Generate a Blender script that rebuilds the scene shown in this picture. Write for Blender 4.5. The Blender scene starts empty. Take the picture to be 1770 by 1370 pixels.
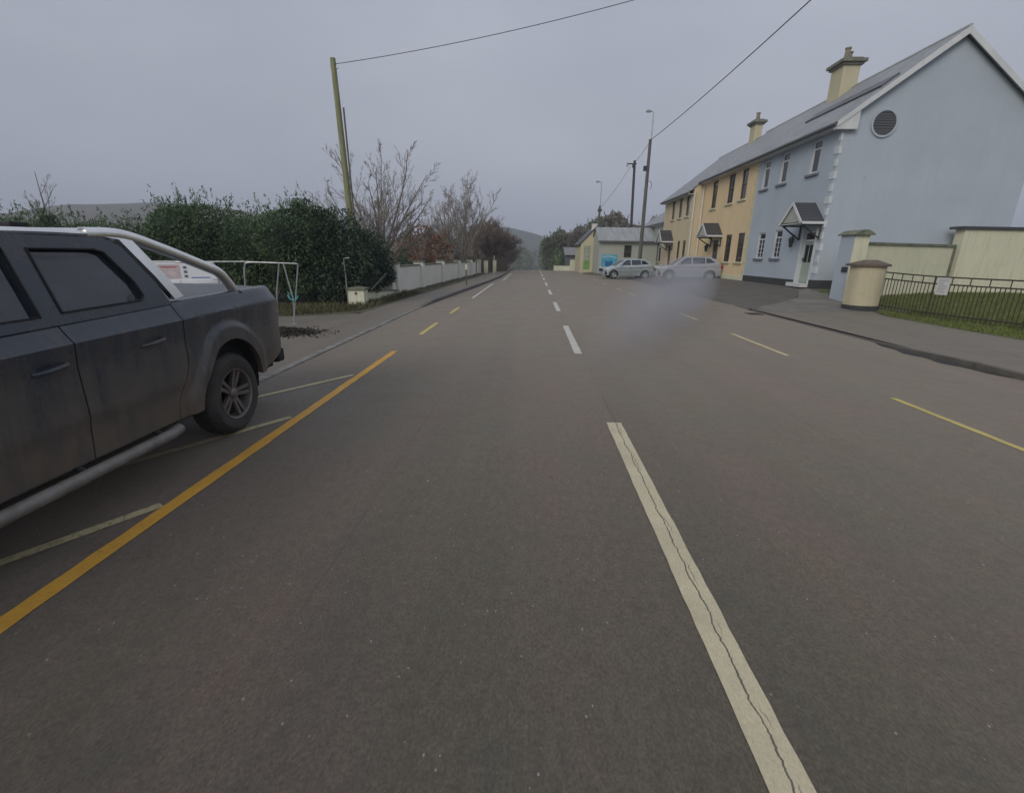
import bpy, bmesh, math, random
import numpy as np
from mathutils import Vector, Matrix
R = math.radians
PI = math.pi
sc = bpy.context.scene
COL = sc.collection

# ------------------------------------------------------------------ camera
CAM_H = 1.7
cam_d = bpy.data.cameras.new('camera')
cam = bpy.data.objects.new('camera', cam_d)
COL.objects.link(cam)
cam_d.sensor_width = 36.0
cam_d.lens = 805.0 / 1770.0 * 36.0
cam_d.clip_start = 0.05
cam_d.clip_end = 5000
cam.matrix_world = (Matrix.Translation((0, 0, CAM_H)) @ Matrix.Rotation(R(2.218), 4, 'Z') @
                    Matrix.Rotation(R(90 - 16.894), 4, 'X') @ Matrix.Rotation(R(0.8), 4, 'Z'))
sc.camera = cam

# ------------------------------------------------------------------ sky, sun, exposure
SUN_EL, SUN_AZ = R(30), R(212)
world = bpy.data.worlds.new('World')
sc.world = world
world.use_nodes = True
nt = world.node_tree
nt.nodes.clear()
wo = nt.nodes.new('ShaderNodeOutputWorld')
bg = nt.nodes.new('ShaderNodeBackground')
sky = nt.nodes.new('ShaderNodeTexSky')
sky.sky_type = 'NISHITA'
sky.sun_disc = False
sky.sun_elevation = SUN_EL
sky.sun_rotation = SUN_AZ
sky.air_density = 1.0
sky.dust_density = 4.0
hsv = nt.nodes.new('ShaderNodeHueSaturation')
hsv.inputs['Saturation'].default_value = 0.12
nt.links.new(sky.outputs[0], hsv.inputs['Color'])
# overcast layer: uneven grey-lavender cloud mixed over the blue
tc = nt.nodes.new('ShaderNodeTexCoord')
mp = nt.nodes.new('ShaderNodeMapping')
mp.inputs['Scale'].default_value = (1, 1, 2.5)
nz = nt.nodes.new('ShaderNodeTexNoise')
nz.inputs['Scale'].default_value = 1.6
nz.inputs['Detail'].default_value = 4
nz.inputs['Roughness'].default_value = 0.45
nt.links.new(tc.outputs['Generated'], mp.inputs[0])
nt.links.new(mp.outputs[0], nz.inputs['Vector'])
cr = nt.nodes.new('ShaderNodeValToRGB')
cr.color_ramp.elements[0].position = 0.3
cr.color_ramp.elements[0].color = (3.85, 4.2, 5.15, 1)
cr.color_ramp.elements[1].position = 0.75
cr.color_ramp.elements[1].color = (5.3, 5.6, 6.6, 1)
nt.links.new(nz.outputs[0], cr.inputs[0])
# overcast sky is brighter overhead than at the horizon
sp = nt.nodes.new('ShaderNodeSeparateXYZ')
nt.links.new(tc.outputs['Generated'], sp.inputs[0])
mr = nt.nodes.new('ShaderNodeMapRange')
mr.inputs['From Min'].default_value = 0.25
mr.inputs['From Max'].default_value = 1.0
mr.inputs['To Min'].default_value = 1.0
mr.inputs['To Max'].default_value = 1.55
nt.links.new(sp.outputs['Z'], mr.inputs['Value'])
mul = nt.nodes.new('ShaderNodeVectorMath')
mul.operation = 'SCALE'
nt.links.new(cr.outputs[0], mul.inputs[0])
nt.links.new(mr.outputs[0], mul.inputs['Scale'])
mx = nt.nodes.new('ShaderNodeMix')
mx.data_type = 'RGBA'
mx.inputs[0].default_value = 0.9
nt.links.new(hsv.outputs[0], mx.inputs[6])
nt.links.new(mul.outputs[0], mx.inputs[7])
nt.links.new(mx.outputs[2], bg.inputs[0])
bg.inputs[1].default_value = 0.085
nt.links.new(bg.outputs[0], wo.inputs[0])

sun_d = bpy.data.lights.new('sun', 'SUN')
sun_d.energy = 1.3
sun_d.angle = R(30)
sun_d.color = (1.0, 0.93, 0.84)
sun = bpy.data.objects.new('sun', sun_d)
COL.objects.link(sun)
sv = Vector((math.sin(SUN_AZ) * math.cos(SUN_EL), math.cos(SUN_AZ) * math.cos(SUN_EL), math.sin(SUN_EL)))
sun.rotation_euler = sv.to_track_quat('Z', 'Y').to_euler()

sc.view_settings.view_transform = 'Standard'
sc.view_settings.look = 'None'
sc.view_settings.gamma = 1
sc.view_settings.exposure = 0.0
sc.cycles.volume_bounces = 0
sc.cycles.max_bounces = 6
sc.cycles.transparent_max_bounces = 8

# ------------------------------------------------------------------ helpers
def tag(o, label=None, cat=None, group=None, kind=None):
    if label: o['label'] = label
    if cat: o['category'] = cat
    if group: o['group'] = group
    if kind: o['kind'] = kind
    return o

def empty(name, loc, rz=0.0, label=None, cat=None, group=None):
    o = bpy.data.objects.new(name, None)
    o.empty_display_size = 0.2
    COL.objects.link(o)
    o.location = loc
    o.rotation_euler = (0, 0, rz)
    return tag(o, label, cat, group)

def link_mesh(name, V, Fc, mat, parent=None, smooth=False):
    me = bpy.data.meshes.new(name)
    me.from_pydata([tuple(v) for v in V], [], Fc)
    me.update()
    if smooth:
        me.polygons.foreach_set('use_smooth', [True] * len(me.polygons))
        try: me.set_sharp_from_angle(angle=R(35))
        except Exception: pass
    me.materials.append(mat)
    o = bpy.data.objects.new(name, me)
    COL.objects.link(o)
    if parent: o.parent = parent
    return o

def quads_mesh(name, P, mat, parent=None, fv=4):
    """P: (n,4,3) array of quads, fast path"""
    P = np.asarray(P, dtype=np.float32)
    n = len(P)
    me = bpy.data.meshes.new(name)
    me.vertices.add(n * fv)
    me.vertices.foreach_set('co', P.reshape(-1))
    me.loops.add(n * fv)
    me.loops.foreach_set('vertex_index', np.arange(n * fv, dtype=np.int32))
    me.polygons.add(n)
    me.polygons.foreach_set('loop_start', np.arange(0, n * fv, fv, dtype=np.int32))
    me.polygons.foreach_set('loop_total', np.full(n, fv, dtype=np.int32))
    me.update(calc_edges=True)
    me.validate()
    me.materials.append(mat)
    o = bpy.data.objects.new(name, me)
    COL.objects.link(o)
    if parent: o.parent = parent
    return o

class MB:
    def __init__(s): s.V = []; s.F = []
    def add(s, V, Fc):
        b = len(s.V)
        s.V += [tuple(v) for v in V]
        s.F += [tuple(i + b for i in f) for f in Fc]
        return s
    def box(s, x0, x1, y0, y1, z0, z1):
        V = [(x, y, z) for z in (z0, z1) for y in (y0, y1) for x in (x0, x1)]
        return s.add(V, [(0, 2, 3, 1), (4, 5, 7, 6), (0, 1, 5, 4), (2, 6, 7, 3), (0, 4, 6, 2), (1, 3, 7, 5)])
    def prism(s, pts, a, b, axis='y'):
        """pts polygon in the other two axes, extruded a..b along axis"""
        n = len(pts)
        def mk(p, t):
            if axis == 'y': return (p[0], t, p[1])
            if axis == 'x': return (t, p[0], p[1])
            return (p[0], p[1], t)
        V = [mk(p, a) for p in pts] + [mk(p, b) for p in pts]
        F_ = [tuple(range(n))[::-1], tuple(range(n, 2 * n))]
        F_ += [(i, (i + 1) % n, n + (i + 1) % n, n + i) for i in range(n)]
        return s.add(V, F_)
    def tube(s, pts, r, n=8, cap=True):
        pts = [Vector(p) for p in pts]
        rs = r if isinstance(r, (list, tuple)) else [r] * len(pts)
        rings = []
        up = None
        for i, p in enumerate(pts):
            if i == 0: d = pts[1] - p
            elif i == len(pts) - 1: d = p - pts[i - 1]
            else: d = (pts[i + 1] - p).normalized() + (p - pts[i - 1]).normalized()
            d.normalize()
            if up is None:
                up = Vector((0, 0, 1)) if abs(d.z) < 0.9 else Vector((1, 0, 0))
            a = d.cross(up).normalized()
            b = a.cross(d).normalized()
            up = b
            rings.append([p + (a * math.cos(2 * PI * k / n) + b * math.sin(2 * PI * k / n)) * rs[i] for k in range(n)])
        V = [v for rg in rings for v in rg]
        F_ = []
        for i in range(len(pts) - 1):
            for k in range(n):
                F_.append((i * n + k, i * n + (k + 1) % n, (i + 1) * n + (k + 1) % n, (i + 1) * n + k))
        if cap:
            F_.append(tuple(range(n))[::-1])
            F_.append(tuple((len(pts) - 1) * n + k for k in range(n)))
        return s.add(V, F_)
    def lathe(s, prof, n=32, M=None, a0=0, a1=2 * PI):
        """prof: list of (r, h) about z; M optional matrix"""
        V = []; F_ = []
        full = abs(a1 - a0 - 2 * PI) < 1e-6
        m = n if full else n + 1
        for (r, h) in prof:
            for k in range(m):
                a = a0 + (a1 - a0) * k / n
                v = Vector((r * math.cos(a), r * math.sin(a), h))
                V.append(M @ v if M else v)
        for i in range(len(prof) - 1):
            for k in range(n if full else n):
                k2 = (k + 1) % m
                F_.append((i * m + k, i * m + k2, (i + 1) * m + k2, (i + 1) * m + k))
        return s.add(V, F_)
    def grid(s, P):
        """P rows x cols of points"""
        r = len(P); c = len(P[0])
        V = [p for row in P for p in row]
        return s.add(V, [(i * c + j, i * c + j + 1, (i + 1) * c + j + 1, (i + 1) * c + j) for i in range(r - 1) for j in range(c - 1)])
    def build(s, name, mat, parent=None, smooth=False, bevel=0, recalc=True):
        bm = bmesh.new()
        vs = [bm.verts.new(v) for v in s.V]
        for f in s.F:
            try: bm.faces.new([vs[i] for i in f])
            except ValueError: pass
        if smooth or bevel: bmesh.ops.remove_doubles(bm, verts=bm.verts, dist=1e-5)
        if recalc: bmesh.ops.recalc_face_normals(bm, faces=bm.faces)
        me = bpy.data.meshes.new(name)
        bm.to_mesh(me); bm.free()
        if smooth:
            me.polygons.foreach_set('use_smooth', [True] * len(me.polygons))
            try: me.set_sharp_from_angle(angle=R(38))
            except Exception: pass
        me.materials.append(mat)
        o = bpy.data.objects.new(name, me)
        COL.objects.link(o)
        if parent: o.parent = parent
        if bevel:
            md = o.modifiers.new('bevel', 'BEVEL')
            md.width = bevel; md.segments = 2; md.limit_method = 'ANGLE'; md.angle_limit = R(40)
        return o

def interp(x, pts):
    if x <= pts[0][0]: return pts[0][1]
    for (a, b), (c, d) in zip(pts, pts[1:]):
        if x <= c: return b + (d - b) * (x - a) / (c - a) if c > a else d
    return pts[-1][1]

def smoothpoly(pts, n=4, closed=False):
    """Catmull-Rom through points"""
    P = [Vector(p) for p in pts]
    out = []
    m = len(P)
    rng = range(m if closed else m - 1)
    for i in rng:
        p0 = P[(i - 1) % m] if closed or i > 0 else P[0]
        p1 = P[i]; p2 = P[(i + 1) % m]
        p3 = P[(i + 2) % m] if closed or i + 2 < m else P[-1]
        for k in range(n):
            t = k / n
            out.append(0.5 * ((2 * p1) + (p2 - p0) * t + (2 * p0 - 5 * p1 + 4 * p2 - p3) * t * t + (3 * p1 - p0 - 3 * p2 + p3) * t ** 3))
    if not closed: out.append(P[-1])
    return out

# ------------------------------------------------------------------ materials
def mat(name, col, rough=0.8, metal=0.0, spec=0.5, var=0.0, vscale=3.0, col2=None, bump=0.0, bscale=40.0, stretch=(1, 1, 1), coat=0.0, w1=(0.35, 0.65), detail=6):
    m = bpy.data.materials.new(name)
    m.use_nodes = True
    t = m.node_tree
    b = t.nodes['Principled BSDF']
    b.inputs['Roughness'].default_value = rough
    b.inputs['Metallic'].default_value = metal
    b.inputs['Specular IOR Level'].default_value = spec
    if coat: b.inputs['Coat Weight'].default_value = coat
    c = (*col, 1)
    tcn = t.nodes.new('ShaderNodeTexCoord')
    mpn = t.nodes.new('ShaderNodeMapping')
    mpn.inputs['Scale'].default_value = stretch
    t.links.new(tcn.outputs['Object'], mpn.inputs[0])
    if col2 is None and var:
        col2 = tuple(x * (1 - var) for x in col)
    if col2 is not None:
        n = t.nodes.new('ShaderNodeTexNoise')
        n.inputs['Scale'].default_value = vscale
        n.inputs['Detail'].default_value = detail
        n.inputs['Roughness'].default_value = 0.6
        t.links.new(mpn.outputs[0], n.inputs['Vector'])
        r = t.nodes.new('ShaderNodeValToRGB')
        r.color_ramp.elements[0].position = w1[0]
        r.color_ramp.elements[1].position = w1[1]
        r.color_ramp.elements[0].color = (*col2, 1)
        r.color_ramp.elements[1].color = c
        t.links.new(n.outputs[0], r.inputs[0])
        t.links.new(r.outputs[0], b.inputs['Base Color'])
    else:
        b.inputs['Base Color'].default_value = c
    if bump:
        n2 = t.nodes.new('ShaderNodeTexNoise')
        n2.inputs['Scale'].default_value = bscale
        n2.inputs['Detail'].default_value = 5
        t.links.new(mpn.outputs[0], n2.inputs['Vector'])
        bp = t.nodes.new('ShaderNodeBump')
        bp.inputs['Strength'].default_value = bump
        bp.inputs['Distance'].default_value = 0.02
        t.links.new(n2.outputs[0], bp.inputs['Height'])
        t.links.new(bp.outputs[0], b.inputs['Normal'])
    return m

def N(t, typ, **kw):
    n = t.nodes.new(typ)
    for k, v in kw.items():
        if k in n.inputs: n.inputs[k].default_value = v
        else: setattr(n, k, v)
    return n

def mixc(t, fac, a, b, blend='MIX'):
    m = t.nodes.new('ShaderNodeMix'); m.data_type = 'RGBA'; m.blend_type = blend
    for i, s in ((0, fac), (6, a), (7, b)):
        if hasattr(s, 'links'): t.links.new(s, m.inputs[i])
        elif i == 0: m.inputs[0].default_value = s
        else: m.inputs[i].default_value = (*s, 1) if len(s) == 3 else s
    return m.outputs[2]

def ramp(t, src, p0, p1, c0=(0, 0, 0), c1=(1, 1, 1)):
    r = t.nodes.new('ShaderNodeValToRGB')
    r.color_ramp.elements[0].position = p0; r.color_ramp.elements[1].position = p1
    r.color_ramp.elements[0].color = (*c0, 1); r.color_ramp.elements[1].color = (*c1, 1)
    t.links.new(src, r.inputs[0])
    return r.outputs[0]

def noise(t, vec, scale, detail=5, rough=0.6, dist=0.0):
    n = t.nodes.new('ShaderNodeTexNoise')
    n.inputs['Scale'].default_value = scale; n.inputs['Detail'].default_value = detail
    n.inputs['Roughness'].default_value = rough; n.inputs['Distortion'].default_value = dist
    t.links.new(vec, n.inputs['Vector'])
    return n.outputs[0]

def mapping(t, vec, scale):
    m = t.nodes.new('ShaderNodeMapping'); m.inputs['Scale'].default_value = scale
    t.links.new(vec, m.inputs[0]); return m.outputs[0]

def math_(t, op, a, b=None, clamp=False):
    n = t.nodes.new('ShaderNodeMath'); n.operation = op; n.use_clamp = clamp
    for k, v in enumerate((a, b)):
        if v is None: continue
        if hasattr(v, 'links'): t.links.new(v, n.inputs[k])
        else: n.inputs[k].default_value = v
    return n.outputs[0]

def thin_line(t, coord, vec, amp, width, scale=2.2, at=0.0):
    """1 on a thin wandering line where coord is near `at`"""
    w = noise(t, vec, scale, 7, .7)
    off = math_(t, 'MULTIPLY', math_(t, 'SUBTRACT', w, .5), amp)
    d = math_(t, 'ABSOLUTE', math_(t, 'ADD', math_(t, 'SUBTRACT', coord, at), off))
    th = math_(t, 'MULTIPLY', noise(t, vec, 6, 4), width)
    return math_(t, 'LESS_THAN', d, th)

def asphalt(name, base, warm, dark, speck=0.5, sheen=.3, seams=()):
    m = bpy.data.materials.new(name); m.use_nodes = True
    t = m.node_tree; b = t.nodes['Principled BSDF']
    o = t.nodes.new('ShaderNodeTexCoord').outputs['Object']
    sx = t.nodes.new('ShaderNodeSeparateXYZ'); t.links.new(o, sx.inputs[0])
    big = noise(t, mapping(t, o, (1, 0.4, 1)), 0.6, 5)
    c = mixc(t, ramp(t, big, 0.40, 0.60), base, warm)
    blot = noise(t, o, 1.5, 6, 0.7)
    c = mixc(t, ramp(t, blot, 0.5, 0.68, (0.0,) * 3, (0.6,) * 3), c, dark)
    lanes = noise(t, mapping(t, o, (1.5, 0.05, 1)), 0.9, 4)
    c = mixc(t, ramp(t, lanes, 0.35, 0.7, (0.0,) * 3, (0.55,) * 3), c, dark)
    pale = noise(t, mapping(t, o, (1.2, .5, 1)), 5.5, 5, .75)
    c = mixc(t, ramp(t, pale, 0.58, 0.8, (0.0,) * 3, (0.2,) * 3), c, tuple(min(1, x * 1.7) for x in base))
    # chippings: mid and fine grain
    fine = noise(t, mapping(t, o, (1.35, 0.8, 1)), 62, 4, 0.8)
    c = mixc(t, 1.0, c, ramp(t, fine, 0.3, 0.7, (0.52,) * 3, (1.5,) * 3), 'MULTIPLY')
    mid = noise(t, mapping(t, o, (1.3, 0.7, 1)), 17, 4, .7)
    c = mixc(t, 1.0, c, ramp(t, mid, 0.3, 0.7, (0.80,) * 3, (1.2,) * 3), 'MULTIPLY')
    for sc_, lo, hi, col_, k in ((30, .82, .85, (0.33, 0.32, 0.30), speck), (46, .86, .88, (0.02, 0.02, 0.018), .8 * speck), (11, .955, .96, (0.42, 0.41, 0.37), speck)):
        v = t.nodes.new('ShaderNodeTexVoronoi'); v.inputs['Scale'].default_value = sc_
        t.links.new(mapping(t, o, (1.3, 0.75, 1)), v.inputs['Vector'])
        st = ramp(t, v.outputs['Distance'], 0.10, 0.17, (1,) * 3, (0,) * 3)
        f = math_(t, 'MULTIPLY', math_(t, 'MULTIPLY', st, ramp(t, v.outputs['Color'], lo, hi)), k)
        c = mixc(t, f, c, col_)
    for (at, wd) in seams:
        f = thin_line(t, sx.outputs['X'], mapping(t, o, (0.15, 1, 0)), .10, wd, .9, at)
        gate = ramp(t, noise(t, mapping(t, o, (0, 1, 0)), .35, 2), .45, .55)
        c = mixc(t, math_(t, 'MULTIPLY', math_(t, 'MULTIPLY', f, gate), .6), c, (0.03, 0.028, 0.024))
    # sparse cracks
    v = t.nodes.new('ShaderNodeTexVoronoi'); v.feature = 'DISTANCE_TO_EDGE'; v.inputs['Scale'].default_value = .55
    ds = t.nodes.new('ShaderNodeVectorMath'); ds.operation = 'ADD'
    nv = t.nodes.new('ShaderNodeTexNoise'); nv.inputs['Scale'].default_value = 3.5; nv.inputs['Detail'].default_value = 6
    t.links.new(o, nv.inputs['Vector']); sc2 = t.nodes.new('ShaderNodeVectorMath'); sc2.operation = 'SCALE'; sc2.inputs['Scale'].default_value = .22
    t.links.new(nv.outputs['Color'], sc2.inputs[0]); t.links.new(o, ds.inputs[0]); t.links.new(sc2.outputs[0], ds.inputs[1])
    t.links.new(mapping(t, ds.outputs[0], (1, .6, 1)), v.inputs['Vector'])
    cr_ = ramp(t, v.outputs['Distance'], .0035, .007, (1,) * 3, (0,) * 3)
    gate = ramp(t, noise(t, o, .23, 2), .58, .66)
    c = mixc(t, math_(t, 'MULTIPLY', math_(t, 'MULTIPLY', cr_, gate), .55), c, (0.025, 0.023, 0.02))
    t.links.new(c, b.inputs['Base Color'])
    rr = ramp(t, blot, .4, .7, (.72,) * 3, (.5,) * 3)
    t.links.new(rr, b.inputs['Roughness'])
    b.inputs['Diffuse Roughness'].default_value = 1.0
    b.inputs['Sheen Weight'].default_value = sheen
    b.inputs['Sheen Roughness'].default_value = 0.35
    b.inputs['Sheen Tint'].default_value = (1.0, 0.86, 0.70, 1)
    b.inputs['Specular IOR Level'].default_value = 0.6
    bp = t.nodes.new('ShaderNodeBump'); bp.inputs['Strength'].default_value = 0.6; bp.inputs['Distance'].default_value = 0.005
    t.links.new(fine, bp.inputs['Height']); t.links.new(bp.outputs[0], b.inputs['Normal'])
    return m

def paint_marking(name, col, wear=0.5, crack_x=None, road=(0.085, 0.072, 0.055)):
    m = bpy.data.materials.new(name); m.use_nodes = True
    t = m.node_tree; b = t.nodes['Principled BSDF']
    o = t.nodes.new('ShaderNodeTexCoord').outputs['Object']
    sx = t.nodes.new('ShaderNodeSeparateXYZ'); t.links.new(o, sx.inputs[0])
    c = mixc(t, ramp(t, noise(t, o, 2.2, 6, .7), 0.3, 0.7), tuple(x * 0.78 for x in col), col)
    gr = noise(t, mapping(t, o, (1.3, .8, 1)), 70, 4, .8)
    c = mixc(t, 1.0, c, ramp(t, gr, .3, .7, (.82,) * 3, (1.1,) * 3), 'MULTIPLY')
    w = noise(t, mapping(t, o, (1.6, .9, 1)), 26, 7, 0.8)
    w2 = noise(t, o, 3.1, 4)
    ww = math_(t, 'ADD', w, math_(t, 'MULTIPLY', math_(t, 'SUBTRACT', w2, .5), .35))
    c = mixc(t, math_(t, 'MULTIPLY', ramp(t, ww, 0.68 - wear * 0.22, 0.74 - wear * .14), .9), c, road)
    if crack_x is not None:
        vy = mapping(t, o, (0, 1, 0))
        f = thin_line(t, sx.outputs['X'], vy, .085, .0085, 4.2, crack_x)
        f2 = thin_line(t, sx.outputs['X'], mapping(t, o, (0, 1.1, 0)), .12, .0045, 5.5, crack_x + .018)
        g2 = ramp(t, noise(t, vy, 1.7, 2), .5, .56)
        f = math_(t, 'MAXIMUM', f, math_(t, 'MULTIPLY', f2, g2))
        c = mixc(t, math_(t, 'MULTIPLY', f, .85), c, (0.055, 0.05, 0.04))
        st = noise(t, mapping(t, o, (1, .5, 1)), 7, 5, .7)
        c = mixc(t, ramp(t, st, .62, .75, (0,) * 3, (.45,) * 3), c, (0.25, 0.22, 0.14))
    t.links.new(c, b.inputs['Base Color'])
    b.inputs['Roughness'].default_value = 0.6
    bp = t.nodes.new('ShaderNodeBump'); bp.inputs['Strength'].default_value = 0.5; bp.inputs['Distance'].default_value = 0.004
    t.links.new(gr, bp.inputs['Height']); t.links.new(bp.outputs[0], b.inputs['Normal'])
    return m

def render_mat(name, col, stain, amt=0.35, vs=1.2):
    """painted render wall: blotches, rain streaks, damp foot, hairline cracks, fine bump"""
    m = bpy.data.materials.new(name); m.use_nodes = True
    t = m.node_tree; b = t.nodes['Principled BSDF']
    o = t.nodes.new('ShaderNodeTexCoord').outputs['Object']
    c = mixc(t, ramp(t, noise(t, o, 0.5 * vs, 5), 0.3, 0.7), tuple(x * 0.88 for x in col), col)
    dr = noise(t, mapping(t, o, (3.0, 3.0, 0.22)), 1.9 * vs, 7, .7)
    c = mixc(t, ramp(t, dr, 0.48, 0.75, (0,) * 3, (amt,) * 3), c, stain)
    sp = noise(t, o, 3.5 * vs, 7, .75)
    c = mixc(t, ramp(t, sp, 0.58, 0.72, (0,) * 3, (amt * .55,) * 3), c, stain)
    v = t.nodes.new('ShaderNodeTexVoronoi'); v.feature = 'DISTANCE_TO_EDGE'; v.inputs['Scale'].default_value = .45
    ds = t.nodes.new('ShaderNodeVectorMath'); ds.operation = 'ADD'
    nv = t.nodes.new('ShaderNodeTexNoise'); nv.inputs['Scale'].default_value = 2.5; nv.inputs['Detail'].default_value = 6
    t.links.new(o, nv.inputs['Vector']); t.links.new(o, ds.inputs[0]); t.links.new(nv.outputs['Color'], ds.inputs[1])
    t.links.new(ds.outputs[0], v.inputs['Vector'])
    f = math_(t, 'MULTIPLY', ramp(t, v.outputs['Distance'], .002, .005, (1,) * 3, (0,) * 3), ramp(t, noise(t, o, .5, 2), .58, .64))
    c = mixc(t, math_(t, 'MULTIPLY', f, .35), c, tuple(x * .4 for x in stain))
    t.links.new(c, b.inputs['Base Color'])
    b.inputs['Roughness'].default_value = 0.9
    b.inputs['Specular IOR Level'].default_value = 0.25
    bp = t.nodes.new('ShaderNodeBump'); bp.inputs['Strength'].default_value = 0.4; bp.inputs['Distance'].default_value = 0.012
    t.links.new(noise(t, o, 55, 5, .7), bp.inputs['Height']); t.links.new(bp.outputs[0], b.inputs['Normal'])
    return m

def slate_mat(name, col, light, rowscale=3.2):
    m = bpy.data.materials.new(name); m.use_nodes = True
    t = m.node_tree; b = t.nodes['Principled BSDF']
    o = t.nodes.new('ShaderNodeTexCoord').outputs['Object']
    br = t.nodes.new('ShaderNodeTexBrick')
    br.inputs['Scale'].default_value = 1.0
    br.inputs['Brick Width'].default_value = 0.32; br.inputs['Row Height'].default_value = 0.2
    br.inputs['Mortar Size'].default_value = 0.012
    br.inputs['Color1'].default_value = (*col, 1); br.inputs['Color2'].default_value = (*light, 1)
    br.inputs['Mortar'].default_value = (*[x * 0.45 for x in col], 1)
    s = t.nodes.new('ShaderNodeSeparateXYZ'); t.links.new(o, s.inputs[0])
    cb = t.nodes.new('ShaderNodeCombineXYZ')
    t.links.new(s.outputs['Y'], cb.inputs['X'])
    ad = t.nodes.new('ShaderNodeMath'); ad.operation = 'MULTIPLY'; ad.inputs[1].default_value = 1.75
    t.links.new(s.outputs['Z'], ad.inputs[0]); t.links.new(ad.outputs[0], cb.inputs['Y'])
    t.links.new(cb.outputs[0], br.inputs['Vector'])
    c = mixc(t, ramp(t, noise(t, o, 1.2, 6), 0.35, 0.75, (0,) * 3, (.5,) * 3), br.outputs['Color'], light)
    t.links.new(c, b.inputs['Base Color'])
    b.inputs['Roughness'].default_value = 0.5
    bp = t.nodes.new('ShaderNodeBump'); bp.inputs['Strength'].default_value = 0.4; bp.inputs['Distance'].default_value = 0.01
    t.links.new(br.outputs['Fac'], bp.inputs['Height']); bp.invert = True; t.links.new(bp.outputs[0], b.inputs['Normal'])
    return m

def leaf_mat(name, c1, c2, c3, scale=1.3):
    m = bpy.data.materials.new(name); m.use_nodes = True
    t = m.node_tree; b = t.nodes['Principled BSDF']
    g = t.nodes.new('ShaderNodeNewGeometry')
    o = t.nodes.new('ShaderNodeTexCoord').outputs['Object']
    cl = mixc(t, ramp(t, noise(t, o, scale, 4), 0.35, 0.65), c1, c2)
    c = mixc(t, ramp(t, g.outputs['Random Per Island'], 0.55, 1.0, (0,) * 3, (.6,) * 3), cl, c3)
    t.links.new(c, b.inputs['Base Color'])
    b.inputs['Roughness'].default_value = 0.65
    b.inputs['Specular IOR Level'].default_value = 0.3
    return m

def dirty_paint(name, col, dirt, zlo, zhi, rough=0.22):
    """car paint with splashed road dirt, heavier near the sills, with run marks"""
    m = bpy.data.materials.new(name); m.use_nodes = True
    t = m.node_tree; b = t.nodes['Principled BSDF']
    o = t.nodes.new('ShaderNodeTexCoord').outputs['Object']
    s = t.nodes.new('ShaderNodeSeparateXYZ'); t.links.new(o, s.inputs[0])
    n1 = noise(t, mapping(t, o, (1, 1.6, 0.8)), 3.2, 8, 0.7)
    runs = noise(t, mapping(t, o, (1, 11, 0.55)), 1.6, 6, 0.65)
    spl = noise(t, o, 38, 4, .8)
    mr_ = t.nodes.new('ShaderNodeMapRange')
    mr_.inputs['From Min'].default_value = zhi; mr_.inputs['From Max'].default_value = zlo
    t.links.new(s.outputs['Z'], mr_.inputs['Value'])
    a = math_(t, 'ADD', mr_.outputs[0], math_(t, 'MULTIPLY', math_(t, 'SUBTRACT', n1, .5), 1.3))
    a = math_(t, 'ADD', a, math_(t, 'MULTIPLY', math_(t, 'SUBTRACT', runs, .5), 1.1))
    a = math_(t, 'ADD', a, math_(t, 'MULTIPLY', math_(t, 'SUBTRACT', spl, .5), .5), True)
    f = math_(t, 'MULTIPLY', a, .85)
    c = mixc(t, f, col, dirt)
    sp2 = ramp(t, noise(t, o, 21, 6, .8), .66, .72, (0,) * 3, (.7,) * 3)
    c = mixc(t, math_(t, 'MULTIPLY', sp2, mr_.outputs[0], True), c, tuple(x * .45 for x in dirt))
    t.links.new(c, b.inputs['Base Color'])
    rr = t.nodes.new('ShaderNodeMapRange'); rr.inputs['To Min'].default_value = rough; rr.inputs['To Max'].default_value = 0.8
    t.links.new(f, rr.inputs['Value']); t.links.new(rr.outputs[0], b.inputs['Roughness'])
    b.inputs['Specular IOR Level'].default_value = 0.5
    b.inputs['Coat Weight'].default_value = .25; b.inputs['Coat Roughness'].default_value = .25
    return m

M = {}
M['road'] = asphalt('road_asphalt', (0.102, 0.086, 0.060), (0.113, 0.083, 0.064), (0.058, 0.057, 0.036), 1.0, .32, ((.93, .02), (-1.1, .010), (3.0, .009)))
M['fore'] = asphalt('forecourt_asphalt', (0.070, 0.065, 0.052), (0.080, 0.069, 0.055), (0.05, 0.047, 0.04), .3, .05)
M['pave'] = asphalt('pavement_asphalt', (0.118, 0.106, 0.082), (0.125, 0.104, 0.080), (0.075, 0.070, 0.052), .5, .12)
M['concrete'] = mat('concrete_apron', (0.2, 0.19, 0.165), 0.9, col2=(0.13, 0.12, 0.10), vscale=1.6, bump=.3)
M['kerb'] = mat('kerb_concrete', (0.26, 0.25, 0.225), 0.9, col2=(0.14, 0.13, 0.115), vscale=4, bump=.3)
M['dkerb'] = mat('dark_kerb', (0.16, 0.15, 0.14), 0.9, col2=(0.08, 0.075, 0.07), vscale=3, bump=.3)
M['kerbr'] = mat('worn_kerb', (0.125, 0.113, 0.090), 0.9, col2=(0.085, 0.077, 0.062), vscale=3.5, bump=.4)
M['ground'] = mat('ground_soil', (0.085, 0.09, 0.045), 0.95, col2=(0.07, 0.058, 0.04), vscale=0.6, bump=.6, bscale=12)
M['verge'] = mat('verge_soil', (0.10, 0.088, 0.055), 0.95, col2=(0.07, 0.072, 0.035), vscale=1.7, bump=.8, bscale=18)
M['lawn'] = mat('lawn_soil', (0.115, 0.135, 0.04), 0.95, col2=(0.06, 0.075, 0.025), vscale=2.0, bump=.8, bscale=25)
M['grass'] = leaf_mat('grass_blades', (0.15, 0.18, 0.04), (0.11, 0.15, 0.035), (0.22, 0.23, 0.08), 2)
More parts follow.
